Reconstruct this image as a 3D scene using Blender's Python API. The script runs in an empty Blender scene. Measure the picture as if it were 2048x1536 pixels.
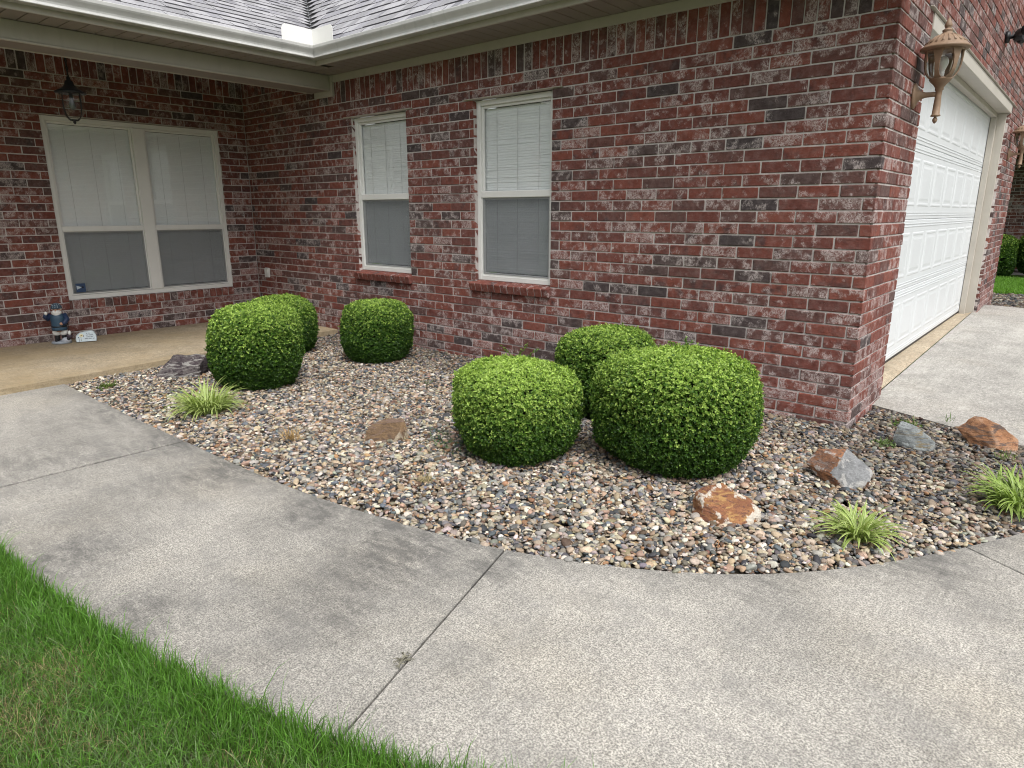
import bpy, bmesh, math, random
import numpy as np
from mathutils import Vector, Matrix
R = math.radians
C = bpy.context.scene.collection
rng = np.random.default_rng(7)
random.seed(7)

# ------------------------------------------------------------------ camera, sky, sun, exposure
cd = bpy.data.cameras.new('camera'); cam = bpy.data.objects.new('camera', cd); C.objects.link(cam)
cd.sensor_width = 36.0; cd.lens = 1342.4 / 2048 * 36.0; cd.clip_start = 0.05; cd.clip_end = 2000
cam.location = (1.0069, -4.4299, 1.3254)
cam.rotation_euler = (R(90 - 14.35), 0, R(40.44))
bpy.context.scene.camera = cam
CAM = np.array(cam.location)

SUN_EL, SUN_AZ = 58.0, 118.0          # azimuth clockwise from +Y
world = bpy.data.worlds.new("World"); bpy.context.scene.world = world; world.use_nodes = True
wn = world.node_tree; wn.nodes.clear()
sky = wn.nodes.new('ShaderNodeTexSky'); sky.sky_type = 'NISHITA'; sky.sun_disc = False
sky.sun_elevation = R(SUN_EL); sky.sun_rotation = R(SUN_AZ); sky.dust_density = 6.0; sky.air_density = 1.2
hs = wn.nodes.new('ShaderNodeHueSaturation'); hs.inputs['Saturation'].default_value = 0.16
bg = wn.nodes.new('ShaderNodeBackground'); bg.inputs['Strength'].default_value = 0.15
wo = wn.nodes.new('ShaderNodeOutputWorld')
wn.links.new(sky.outputs[0], hs.inputs['Color']); wn.links.new(hs.outputs[0], bg.inputs[0]); wn.links.new(bg.outputs[0], wo.inputs[0])
sl = bpy.data.lights.new('sun', 'SUN'); sl.energy = 1.5; sl.angle = R(28); sl.color = (1.0, 0.975, 0.94)
so = bpy.data.objects.new('sun', sl); C.objects.link(so)
sd = Vector((math.sin(R(SUN_AZ)) * math.cos(R(SUN_EL)), math.cos(R(SUN_AZ)) * math.cos(R(SUN_EL)), math.sin(R(SUN_EL))))
so.rotation_euler = sd.to_track_quat('Z', 'Y').to_euler()
vs = bpy.context.scene.view_settings
vs.view_transform = 'Standard'; vs.look = 'None'; vs.gamma = 1.0; vs.exposure = 0.47
try: vs.use_curve_mapping = False
except Exception: pass

bpy.context.scene.cycles.filter_width = 1.05
# ------------------------------------------------------------------ helpers
def tag(o, label=None, cat=None, group=None, kind=None):
    for k, v in (('label', label), ('category', cat), ('group', group), ('kind', kind)):
        if v: o[k] = v
    return o
def empty(name, loc=(0, 0, 0), rz=0.0, **kw):
    o = bpy.data.objects.new(name, None); C.objects.link(o); o.location = loc; o.rotation_euler = (0, 0, rz)
    o.empty_display_size = 0.1
    return tag(o, **kw)
def copy_tree(o, parent=None):
    c = o.copy(); C.objects.link(c); c.parent = parent
    for ch in list(o.children): copy_tree(ch, c)
    return c

class MB:
    """collects quads/tris with a per-vertex colour attribute and builds one mesh object"""
    def __init__(s): s.v = []; s.n = 0; s.f = []; s.m = []; s.c = []; s.sm = []
    def add(s, V, F, mat=0, col=(1, 1, 1, 1), M=None, smooth=False):
        V = np.asarray(V, float).reshape(-1, 3)
        if M is not None:
            M = np.asarray(M, float); V = V @ M[:3, :3].T + M[:3, 3]
        col = np.asarray(col, float)
        if col.ndim == 1:
            col = np.tile(np.append(col, 1.0)[:4], (len(V), 1))
        elif col.shape[1] == 3:
            col = np.hstack([col, np.ones((len(col), 1))])
        s.v.append(V); s.c.append(col)
        for f in F: s.f.append([i + s.n for i in f]); s.m.append(mat); s.sm.append(smooth)
        s.n += len(V)
    def box(s, a, b, mat=0, col=(1, 1, 1, 1), M=None):
        x0, y0, z0 = a; x1, y1, z1 = b
        V = [(x0, y0, z0), (x1, y0, z0), (x1, y1, z0), (x0, y1, z0), (x0, y0, z1), (x1, y0, z1), (x1, y1, z1), (x0, y1, z1)]
        F = [(0, 3, 2, 1), (4, 5, 6, 7), (0, 1, 5, 4), (1, 2, 6, 5), (2, 3, 7, 6), (3, 0, 4, 7)]
        s.add(V, F, mat, col, M)
    def cbox(s, a, b, c, mat=0, col=(1, 1, 1, 1), jit=0.0, M=None):
        V = np.array(CB_V); a = np.array(a, float); b = np.array(b, float)
        ce = (a + b) / 2; h = (b - a) / 2
        c = min(c, h.min() * 0.6)
        P = ce + np.sign(V) * h - np.sign(V) * c * (np.abs(V) < 0.75)
        if jit: P = P + rng.uniform(-jit, jit, P.shape)
        s.add(P, CB_F, mat, col, M)
    def tube(s, pts, r, n=8, mat=0, col=(1, 1, 1, 1), smooth=True, M=None, caps=True):
        pts = [Vector(p) for p in pts]; rs = r if hasattr(r, '__len__') else [r] * len(pts)
        V = []; up = None
        for i, p in enumerate(pts):
            d = (pts[min(i + 1, len(pts) - 1)] - pts[max(i - 1, 0)]).normalized()
            a = Vector((0, 0, 1)) if abs(d.z) < 0.95 else Vector((1, 0, 0))
            if up is not None: a = up
            x = d.cross(a).normalized(); y = x.cross(d).normalized(); up = y
            for k in range(n):
                t = 2 * math.pi * k / n
                V.append(p + x * math.cos(t) * rs[i] + y * math.sin(t) * rs[i])
        F = []
        for i in range(len(pts) - 1):
            for k in range(n):
                k2 = (k + 1) % n
                F.append((i * n + k, i * n + k2, (i + 1) * n + k2, (i + 1) * n + k))
        if caps:
            F.append(tuple(range(n))[::-1]); F.append(tuple((len(pts) - 1) * n + k for k in range(n)))
        s.add([tuple(v) for v in V], F, mat, col, M, smooth)
    def lathe(s, prof, n=24, mat=0, col=(1, 1, 1, 1), M=None, smooth=True, flute=0.0, nf=12, sq=None):
        V = []; F = []
        for (r, z) in prof:
            for k in range(n):
                t = 2 * math.pi * k / n
                rr = r * (1 + flute * math.cos(nf * t))
                V.append((rr * math.cos(t), rr * math.sin(t) * (sq or 1), z))
        for i in range(len(prof) - 1):
            for k in range(n):
                k2 = (k + 1) % n
                F.append((i * n + k, i * n + k2, (i + 1) * n + k2, (i + 1) * n + k))
        F.append(tuple(range(n))[::-1]); F.append(tuple((len(prof) - 1) * n + k for k in range(n)))
        s.add(V, F, mat, col, M, smooth)
    def ell(s, c, r, mat=0, col=(1, 1, 1, 1), n=12, M=None):
        prof = [(math.sin(math.pi * i / n) + 1e-4, -math.cos(math.pi * i / n)) for i in range(n + 1)]
        V = []; F = []; m = 2 * n
        for (q, z) in prof:
            for k in range(m):
                t = 2 * math.pi * k / m
                V.append((c[0] + r[0] * q * math.cos(t), c[1] + r[1] * q * math.sin(t), c[2] + r[2] * z))
        for i in range(n):
            for k in range(m):
                k2 = (k + 1) % m
                F.append((i * m + k, i * m + k2, (i + 1) * m + k2, (i + 1) * m + k))
        s.add(V, F, mat, col, M, True)
    def build(s, name, mats, parent=None, loc=None):
        me = bpy.data.meshes.new(name)
        V = np.concatenate(s.v); Cc = np.concatenate(s.c)
        me.from_pydata(V.tolist(), [], s.f); 
        if not isinstance(mats, (list, tuple)): mats = [mats]
        for m in mats: me.materials.append(m)
        me.polygons.foreach_set('material_index', np.array(s.m, np.int32))
        me.polygons.foreach_set('use_smooth', np.array(s.sm, bool))
        at = me.color_attributes.new('tone', 'FLOAT_COLOR', 'POINT')
        at.data.foreach_set('color', Cc.astype(np.float32).ravel())
        me.update()
        o = bpy.data.objects.new(name, me); C.objects.link(o)
        if parent is not None: o.parent = parent
        if loc is not None: o.location = loc
        return o
# chamfered box template
CB_V = []; _idx = {}
for sx in (-1, 1):
    for sy in (-1, 1):
        for sz in (-1, 1):
            for ax in range(3):
                v = [0.5 * sx, 0.5 * sy, 0.5 * sz]; v[ax] *= 2
                _idx[(sx, sy, sz, ax)] = len(CB_V); CB_V.append(v)
def _cbf():
    F = []
    cyc = [(-1, -1), (1, -1), (1, 1), (-1, 1)]
    for ax in range(3):
        o = [i for i in range(3) if i != ax]
        for sg in (-1, 1):
            f = []
            for (p, q) in cyc:
                k = [0, 0, 0]; k[ax] = sg; k[o[0]] = p; k[o[1]] = q
                f.append(_idx[(*k, ax)])
            F.append(f)
    for ax in range(3):
        o = [i for i in range(3) if i != ax]
        for p in (-1, 1):
            for q in (-1, 1):
                def K(e, a2):
                    k = [0, 0, 0]; k[ax] = e; k[o[0]] = p; k[o[1]] = q
                    return _idx[(*k, a2)]
                F.append([K(-1, o[0]), K(1, o[0]), K(1, o[1]), K(-1, o[1])])
    for sx in (-1, 1):
        for sy in (-1, 1):
            for sz in (-1, 1):
                F.append([_idx[(sx, sy, sz, a)] for a in range(3)])
    V = np.array(CB_V); out = []
    for f in F:
        P = V[f]; n = np.cross(P[1] - P[0], P[2] - P[0])
        out.append(tuple(f) if n @ P.mean(0) > 0 else tuple(f[::-1]))
    return out
CB_F = _cbf()

def fast_mesh(name, V, F, col, mats, smooth=False, parent=None, mi=None):
    """V (n,3), F (m,k) all same k, col (n,3|4)"""
    me = bpy.data.meshes.new(name)
    V = np.asarray(V, np.float32); F = np.asarray(F, np.int32); k = F.shape[1]
    me.vertices.add(len(V)); me.vertices.foreach_set('co', V.ravel())
    me.loops.add(F.size); me.loops.foreach_set('vertex_index', F.ravel())
    me.polygons.add(len(F)); me.polygons.foreach_set('loop_start', np.arange(len(F), dtype=np.int32) * k)
    if not isinstance(mats, (list, tuple)): mats = [mats]
    for m in mats: me.materials.append(m)
    me.polygons.foreach_set('use_smooth', np.full(len(F), smooth))
    if mi is not None: me.polygons.foreach_set('material_index', np.asarray(mi, np.int32))
    col = np.asarray(col, np.float32)
    if col.shape[1] == 3: col = np.hstack([col, np.ones((len(col), 1), np.float32)])
    at = me.color_attributes.new('tone', 'FLOAT_COLOR', 'POINT'); at.data.foreach_set('color', col.ravel())
    me.update(calc_edges=True); me.validate()
    o = bpy.data.objects.new(name, me); C.objects.link(o)
    if parent is not None: o.parent = parent
    return o

# ------------------------------------------------------------------ materials
class NT:
    def __init__(s, name):
        s.m = bpy.data.materials.new(name); s.m.use_nodes = True; s.t = s.m.node_tree; s.t.nodes.clear()
        s.out = s.t.nodes.new('ShaderNodeOutputMaterial')
        s._co = None
    def n(s, typ, **kw):
        nd = s.t.nodes.new('ShaderNode' + typ)
        for k, v in kw.items(): setattr(nd, k, v)
        return nd
    def set(s, sock, v):
        if hasattr(v, 'is_linked') or isinstance(v, bpy.types.NodeSocket): s.t.links.new(v, sock)
        elif v is not None:
            if hasattr(sock.default_value, '__len__') and not hasattr(v, '__len__'): v = (v,) * len(sock.default_value)
            if hasattr(v, '__len__') and len(v) == 3 and len(sock.default_value) == 4: v = (*v, 1)
            sock.default_value = v
    def co(s, scale=(1, 1, 1), rot=(0, 0, 0)):
        if s._co is None: s._co = s.n('TexCoord').outputs['Object']
        if scale == (1, 1, 1) and rot == (0, 0, 0): return s._co
        mp = s.n('Mapping'); s.t.links.new(s._co, mp.inputs[0]); mp.inputs['Scale'].default_value = scale; mp.inputs['Rotation'].default_value = rot
        return mp.outputs[0]
    def noise(s, scale, detail=4, rough=0.55, vec=None, dist=0.0):
        nd = s.n('TexNoise'); s.t.links.new(vec if vec is not None else s.co(), nd.inputs['Vector'])
        nd.inputs['Scale'].default_value = scale; nd.inputs['Detail'].default_value = detail; nd.inputs['Roughness'].default_value = rough; nd.inputs['Distortion'].default_value = dist
        return nd.outputs['Fac']
    def vor(s, scale, vec=None, feature='F1'):
        nd = s.n('TexVoronoi', feature=feature); s.t.links.new(vec if vec is not None else s.co(), nd.inputs['Vector']); nd.inputs['Scale'].default_value = scale
        return nd
    def ramp(s, fac, stops, interp='LINEAR'):
        nd = s.n('ValToRGB'); nd.color_ramp.interpolation = interp
        e = nd.color_ramp.elements
        while len(e) < len(stops): e.new(0.5)
        for el, (p, c) in zip(e, stops):
            el.position = p; el.color = (*c, 1) if hasattr(c, '__len__') else (c, c, c, 1)
        s.set(nd.inputs[0], fac); return nd.outputs[0]
    def mix(s, fac, a, b, mode='MIX'):
        nd = s.n('MixRGB', blend_type=mode); s.set(nd.inputs[0], fac); s.set(nd.inputs[1], a); s.set(nd.inputs[2], b); return nd.outputs[0]
    def math(s, op, a, b=None, clamp=False):
        nd = s.n('Math', operation=op, use_clamp=clamp); s.set(nd.inputs[0], a)
        if b is not None: s.set(nd.inputs[1], b)
        return nd.outputs[0]
    def rng(s, v, a, b, c=0.0, d=1.0):
        nd = s.n('MapRange'); s.set(nd.inputs[0], v)
        for i, q in enumerate((a, b, c, d)): nd.inputs[i + 1].default_value = q
        return nd.outputs[0]
    def attr(s, name='tone'):
        nd = s.n('Attribute', attribute_name=name); return nd
    def sep(s, col):
        nd = s.n('SeparateColor'); s.set(nd.inputs[0], col); return nd.outputs
    def bump(s, h, strength=0.3, dist=0.01):
        nd = s.n('Bump'); s.set(nd.inputs['Height'], h); nd.inputs['Strength'].default_value = strength; nd.inputs['Distance'].default_value = dist
        return nd.outputs[0]
    def bsdf(s, col, rough=0.8, spec=0.3, normal=None, **kw):
        nd = s.n('BsdfPrincipled'); s.set(nd.inputs['Base Color'], col); s.set(nd.inputs['Roughness'], rough); s.set(nd.inputs['Specular IOR Level'], spec)
        if normal is not None: s.t.links.new(normal, nd.inputs['Normal'])
        for k, v in kw.items(): s.set(nd.inputs[k.replace('_', ' ')], v)
        return nd.outputs[0]
    def done(s, sh): s.t.links.new(sh, s.out.inputs[0]); return s.m

def m_brick():
    t = NT('brick'); a = t.attr(); r = t.sep(a.outputs['Color'])   # r: kind, g: smear amount, b: seed
    off = t.n('CombineXYZ'); t.set(off.inputs[0], t.math('MULTIPLY', r[2], 37.0)); t.set(off.inputs[1], t.math('MULTIPLY', r[2], 91.0)); t.set(off.inputs[2], t.math('MULTIPLY', r[0], 53.0))
    va = t.n('VectorMath', operation='ADD'); t.set(va.inputs[0], t.co()); t.set(va.inputs[1], off.outputs[0])
    v = va.outputs[0]
    base = t.ramp(r[0], [(0.0, (.196, .064, .046)), (.25, (.174, .055, .041)), (.50, (.148, .050, .040)), (.70, (.126, .052, .044)), (.84, (.115, .057, .050)), (.90, (.082, .056, .053)), (1.0, (.056, .045, .047))])
    var = t.noise(22, 5, .65, v)
    base = t.mix(1.0, base, t.ramp(var, [(.25, .62), (.5, 1.0), (.8, 1.28)]), 'MULTIPLY')
    # dark flashing burned on part of a brick
    fl = t.rng(t.noise(9, 3, .6, v), .52, .66)
    fl = t.math('MULTIPLY', fl, t.rng(r[2], .35, .9, 0.0, .75))
    base = t.mix(fl, base, (.05, .036, .038))
    # white lime smears
    mp = t.n('Mapping'); t.t.links.new(v, mp.inputs[0]); mp.inputs['Rotation'].default_value = (.5, .6, .4); mp.inputs['Scale'].default_value = (1.0, 1.9, .7)
    patch = t.rng(t.math('ADD', t.noise(15, 4, .6, v), t.math('MULTIPLY', t.math('SUBTRACT', r[1], .5), .26)), .505, .63)
    fine = t.rng(t.noise(62, 8, .80, mp.outputs[0], 1.8), .44, .57)
    haze_ = t.rng(t.noise(26, 5, .7, v), .45, .75, 0, .12)
    sm = t.math('MAXIMUM', t.math('MULTIPLY', t.math('MULTIPLY', patch, fine), .80), haze_)
    base = t.mix(sm, base, (.58, .505, .49))
    sp = t.rng(t.noise(170, 2, .5, v), .67, .78, 0, .5)
    base = t.mix(sp, base, (.33, .25, .23))
    h = t.math('ADD', t.math('MULTIPLY', t.noise(60, 6, .7, v), .8), t.math('MULTIPLY', t.noise(14, 3, .5, v), .9))
    return t.done(t.bsdf(base, .88, .22, t.bump(h, .95, .007)))
def m_mortar():
    t = NT('mortar'); c = t.ramp(t.noise(30, 6, .7), [(.3, (.46, .42, .405)), (.7, (.62, .58, .56))])
    c = t.mix(t.rng(t.noise(1.7, 3), .45, .7, 0, .35), c, (.25, .22, .21))
    return t.done(t.bsdf(c, .95, .15, t.bump(t.noise(120, 5, .7), .6, .004)))
def m_paint(name, col, var=.08, rough=.5, dirt=0.15, spec=.4):
    t = NT(name); c = t.mix(1.0, col, t.ramp(t.noise(3.5, 5, .6), [(.3, 1 - var), (.7, 1 + var)]), 'MULTIPLY')
    st = t.rng(t.noise(1.0, 6, .65, t.co((14, 14, 1.6))), .55, .75, 0, dirt)
    c = t.mix(st, c, tuple(x * .55 for x in col))
    return t.done(t.bsdf(c, rough, spec, t.bump(t.noise(90, 3), .08, .002)))
def m_concrete(name, light, dark, stain, grain=260, warm=None, wet=0.0, streak=None, slabs=False):
    t = NT(name)
    g = t.noise(grain, 4, .72)
    c = t.mix(t.rng(g, .42, .58), dark, light)
    g2 = t.noise(grain * .36, 4, .7)
    br = t.noise(55, 4, .65, t.co((1.0, .16, 1), (0, 0, .35)))
    c = t.mix(1.0, c, t.ramp(g2, [(.32, .70), (.5, 1.0), (.7, 1.22)]), 'MULTIPLY')
    big = t.noise(1.3, 6, .62)
    c = t.mix(1.0, c, t.ramp(big, [(.3, .74), (.5, .98), (.7, 1.12)]), 'MULTIPLY')
    bl = t.noise(3.6, 9, .78, t.co((1.0, 1.5, 1), (0, 0, .5)), .15)
    c = t.mix(t.rng(bl, .47, .68, 0, .62), c, stain)
    c = t.mix(t.rng(t.noise(1.1, 5, .6), .5, .7, 0, .2), c, t.mix(1.0, c, (1.1, 1.0, .80), 'MULTIPLY'))
    a = t.sep(t.attr().outputs['Color'])
    c = t.mix(1.0, c, t.ramp(a[1], [(0, .80), (1, 1.20)]), 'MULTIPLY') if slabs else c
    sn = t.math('MULTIPLY', a[0], t.rng(t.noise(9, 9, .8, t.co((.7, 1.6, 1), (0, 0, .3)), .2), .34, .66))
    c = t.mix(t.math('MINIMUM', t.math('MULTIPLY', sn, 1.25), .8), c, tuple(x * .5 for x in stain))
    if warm: c = t.mix(t.rng(t.noise(.9, 5, .6, t.co((1, 1, 1), (0, 0, .6))), .42, .66, 0, .8), c, warm)
    if streak:
        q = t.noise(2.0, 7, .7, t.co(streak[0]))
        c = t.mix(t.rng(q, .5, .68, 0, streak[2]), c, streak[1])
    c = t.mix(1.0, c, t.ramp(br, [(.3, .86), (.7, 1.12)]), 'MULTIPLY')
    h = t.math('ADD', t.math('ADD', g, br), t.math('MULTIPLY', t.noise(900, 2), .4))
    return t.done(t.bsdf(c, .9, .25, t.bump(h, .35, .003)))
def m_tone(name, rough=.7, spec=.3, var=.18, scale=60, bumpk=.2, transl=0.0):
    t = NT(name); a = t.attr().outputs['Color']
    c = t.mix(1.0, a, t.ramp(t.noise(scale, 4, .65), [(.25, 1 - var), (.75, 1 + var)]), 'MULTIPLY')
    sh = t.bsdf(c, rough, spec, t.bump(t.noise(scale * 1.7, 3), bumpk, .003) if bumpk else None)
    if transl:
        tr = t.n('BsdfTranslucent'); t.set(tr.inputs[0], t.mix(1.0, c, (1.25, 1.35, .7), 'MULTIPLY'))
        mx = t.n('MixShader'); mx.inputs[0].default_value = transl; t.t.links.new(sh, mx.inputs[1]); t.t.links.new(tr.outputs[0], mx.inputs[2]); sh = mx.outputs[0]
    return t.done(sh)
def m_plain(name, col, rough=.5, spec=.4, metal=0.0):
    t = NT(name); c = t.mix(1.0, col, t.ramp(t.noise(25, 4), [(.3, .88), (.7, 1.1)]), 'MULTIPLY')
    return t.done(t.bsdf(c, rough, spec, None, Metallic=metal))
def m_glass(name, tint=.92, rough=.02, ior=1.5):
    t = NT(name); fr = t.n('Fresnel'); t.set(fr.inputs['IOR'], t.rng(t.n('NewGeometry').outputs['Backfacing'], 0, 1, ior, 1 / ior))
    tb = t.n('BsdfTransparent'); tb.inputs[0].default_value = (tint * .99, tint, tint, 1)
    gl = t.n('BsdfGlossy'); gl.inputs['Roughness'].default_value = rough
    t.t.links.new(t.bump(t.noise(2.2, 2), .02, .01), gl.inputs['Normal'])
    mx = t.n('MixShader'); t.t.links.new(fr.outputs[0], mx.inputs[0]); t.t.links.new(tb.outputs[0], mx.inputs[1]); t.t.links.new(gl.outputs[0], mx.inputs[2])
    return t.done(mx.outputs[0])
def m_screen():
    t = NT('insect_screen'); tb = t.n('BsdfTransparent'); d = t.bsdf(t.ramp(t.noise(7, 5, .6, t.co((1, 1, 1))), [(.3, (.125, .140, .158)), (.7, (.155, .172, .190))]), .6, .4)
    mx = t.n('MixShader'); mx.inputs[0].default_value = .54
    t.t.links.new(tb.outputs[0], mx.inputs[1]); t.t.links.new(d, mx.inputs[2]); return t.done(mx.outputs[0])
def m_rock(name, c1, c2, c3, edge, fresh, edgek=.8, band=None):
    """c1-c3 crust colours, edge = pale broken rims, fresh = colour of freshly broken facets"""
    t = NT(name); a = t.sep(t.attr().outputs['Color'])
    n1 = t.noise(13, 8, .7, None, .5); n2 = t.noise(26, 8, .72, t.co((1, 1, 2.6), (.4, .7, 0)), .6)
    c = t.mix(t.rng(n1, .42, .58), c1, c2)
    c = t.mix(t.rng(n2, .52, .60), c, c3)
    if band: c = t.mix(t.rng(t.noise(9, 6, .65, t.co((.6, 1, 3.5), (.2, .5, .3)), 1.2), .53, .58), c, band)
    c = t.mix(1.0, c, t.ramp(a[1], [(0, .75), (1, 1.2)]), 'MULTIPLY')
    fr_ = t.mix(t.rng(t.noise(22, 8, .7), .4, .62), fresh, tuple(x * .62 for x in fresh))
    c = t.mix(t.rng(t.math('ADD', a[2], t.math('MULTIPLY', t.math('SUBTRACT', t.noise(30, 5), .5), .5)), .42, .55), c, fr_)
    ek = t.math('ADD', t.math('MULTIPLY', a[0], .50), t.math('MULTIPLY', t.math('SUBTRACT', t.noise(15, 9, .72, None, .6), .5), 2.0))
    c = t.mix(t.rng(ek, .40, .50, 0, edgek), c, edge)
    c = t.mix(1.0, c, t.ramp(t.noise(120, 6, .75), [(.25, .66), (.75, 1.25)]), 'MULTIPLY')
    h = t.math('ADD', t.math('MULTIPLY', t.noise(38, 9, .78), .9), t.math('MULTIPLY', n2, .9))
    return t.done(t.bsdf(c, .85, .25, t.bump(h, .9, .010)))
def m_soil(name, a, b, scale=40):
    t = NT(name); return t.done(t.bsdf(t.ramp(t.noise(scale, 6, .7), [(.3, a), (.7, b)]), .95, .1, t.bump(t.noise(scale * 2, 5), .8, .02)))

M = dict(
    brick=m_brick(), mortar=m_mortar(),
    almond=m_paint('almond_trim', (.45, .42, .37), .06, .5, .18),
    soffit=m_paint('soffit_vinyl', (.25, .22, .195), .05, .55, .1),
    vinyl=m_paint('window_vinyl', (.70, .70, .68), .04, .4, .12),
    white=m_paint('white_vinyl', (.80, .80, .78), .03, .4, .05),
    door=m_paint('garage_door_paint', (.64, .665, .685), .025, .4, .05),
    gutter=m_paint('gutter_aluminium', (.44, .44, .425), .10, .28, .45, .6),
    blind=m_paint('blind_slat', (.87, .885, .89), .03, .5, .04),
    cord=m_plain('blind_cord', (.62, .63, .63)),
    glass=m_glass('window_glass', .99, .02, 1.72), lampglass=m_glass('lamp_glass', .95), screen=m_screen(),
    dark=m_plain('room_dark', (.03, .03, .03)),
    shingle=None,
    walk=m_concrete('walk_concrete', (.47, .445, .40), (.185, .178, .163), (.185, .18, .172), 165, slabs=True),
    drive=m_concrete('drive_concrete', (.42, .405, .37), (.25, .24, .225), (.22, .21, .195), 120, None, 0, ((1.2, .35, 1), (.52, .50, .46), .5)),
    apron=m_concrete('apron_concrete', (.46, .39, .29), (.33, .28, .21), (.26, .19, .12), 120),
    porchc=m_concrete('porch_concrete', (.40, .335, .24), (.29, .24, .17), (.20, .16, .105), 110, (.33, .25, .14)),
    gap=m_soil('joint_dirt', (.03, .027, .024), (.07, .062, .05), 90),
    fines=m_soil('gravel_fines', (.07, .058, .045), (.19, .16, .125), 120),
    soil=m_soil('bed_soil', (.035, .028, .022), (.10, .08, .06)),
    lawnsoil=m_soil('lawn_soil', (.045, .05, .022), (.12, .11, .055)),
    earth=m_soil('far_lawn', (.05, .10, .02), (.09, .16, .035), 6),
    pebble=m_tone('pebble', .72, .35, .28, 130, .25),
    leaf=m_tone('boxwood_leaf', .45, .4, .2, 90, 0, .32),
    twig=m_plain('twig', (.020, .028, .011), .9, .1),
    grass=m_tone('grass_blade', .5, .35, .15, 50, 0, .3),
    straw=m_tone('straw', .8, .15, .15, 60, 0, .1),
    strap=m_tone('strap_leaf', .42, .4, .12, 70, 0, .25),
    bronze=m_plain('tan_lantern_metal', (.245, .165, .11), .55, .35),
    black=m_plain('black_plastic', (.012, .012, .014), .45, .4),
    darkmetal=m_plain('dark_metal', (.012, .013, .015), .5, .4),
    smoked=m_plain('smoked_bulb', (.10, .105, .11), .25, .5),
    bulb=m_plain('frosted_bulb', (.75, .75, .72), .3, .5),
    tonepaint=m_tone('painted_resin', .5, .4, .12, 40, .1),
    whitebox=m_plain('white_plastic', (.68, .68, .66), .4, .4),
)
def m_shingle():
    t = NT('shingle'); a = t.attr().outputs['Color']
    c = t.mix(1.0, a, t.ramp(t.noise(260, 3, .7), [(.3, .62), (.7, 1.35)]), 'MULTIPLY')
    return t.done(t.bsdf(c, .85, .35, t.bump(t.noise(300, 3), .5, .003)))
M['shingle'] = m_shingle()

# ------------------------------------------------------------------ house walls, brick by brick
L = 6.975; CH = 0.0762; Z0 = -0.0381; MOD = 0.2445; JT = 0.0095; BD = 0.070
def btone(lo=0.0):
    k = rng.random(); sm = min(1.0, max(0.0, rng.normal(.52, .24)))
    return (k ** 1.0, sm, rng.random(), 1)
def subtract(a, b, cuts):
    segs = [(a, b)]
    for (c0, c1) in cuts:
        ns = []
        for (p, q) in segs:
            if c1 <= p or c0 >= q: ns.append((p, q)); continue
            if p < c0: ns.append((p, c0))
            if q > c1: ns.append((c1, q))
        segs = ns
    return segs
class Wall:
    """u runs along the wall from O, n is the outward normal, bricks reach BD inwards"""
    def __init__(s, O, u, n, holes): s.O = np.array(O, float); s.u = np.array(u, float); s.n = np.array(n, float); s.h = holes; s.mb = MB()
    def Mx(s):
        m = np.eye(4); m[:3, 0] = s.u; m[:3, 1] = -s.n; m[:3, 2] = (0, 0, 1); m[:3, 3] = s.O
        return m
    def brick(s, u0, u1, z0, z1, d=BD, out=0.0):
        if u1 - u0 < .012 or z1 - z0 < .012: return
        o = rng.normal(0, .0011) - out
        tn = btone()
        if z1 < .34: tn = (tn[0], min(1, tn[1] + .18), tn[2], 1)
        s.mb.cbox((u0, o, z0), (u1, d, z1), .0035, 0, tn, .0011, s.Mx())
    def course(s, j, u0, u1, joint, top=None):
        z0 = Z0 + j * CH + JT / 2; z1 = Z0 + (j + 1) * CH - JT / 2
        cuts = [(h[0], h[1]) for h in s.h if h[2] < z1 - .01 and h[3] > z0 + .01]
        k = math.floor((u0 - joint) / MOD)
        while True:
            a = joint + k * MOD; b = a + MOD; k += 1
            if a >= u1: break
            w = rng.uniform(-.002, .002)
            a2 = max(a + JT / 2, u0); b2 = min(b - JT / 2 + w, u1)
            if b2 - a2 < .012: continue
            sg = subtract(a2, b2, cuts)
            for (p, q) in sg: s.brick(p, q, z0, z1)
    def soldier(s, u0, u1, z0, z1):
        cuts = [(h[0], h[1]) for h in s.h if h[2] < z1 - .01 and h[3] > z0 + .01]
        a = u0
        while a < u1:
            b = min(a + CH - JT + rng.uniform(-.003, .003), u1)
            for (p, q) in subtract(a, b, cuts): s.brick(p, q, z0, z1)
            a = b + JT + rng.uniform(-.002, .003)
    def mortar(s, u0, u1, z0, z1, inset=.0065):
        us = sorted({u0, u1, *[x for h in s.h for x in h[:2] if u0 < x < u1]})
        zs = sorted({z0, z1, *[x for h in s.h for x in h[2:4] if z0 < x < z1]})
        for a, b in zip(us[:-1], us[1:]):
            for p, q in zip(zs[:-1], zs[1:]):
                cu, cz = (a + b) / 2, (p + q) / 2
                if any(h[0] < cu < h[1] and h[2] < cz < h[3] for h in s.h): continue
                s.mb.box((a, inset + .0, p), (b, BD - .004, q), 1, (1, 1, 1, 1), s.Mx())
house = empty('brick_house', (0, 0, 0), label='red brick house with white windows, covered porch and white garage door', cat='house')

W1 = (-4.90, -4.07); W2 = (-3.205, -2.36); WZ = (.648, 2.248)
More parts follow.
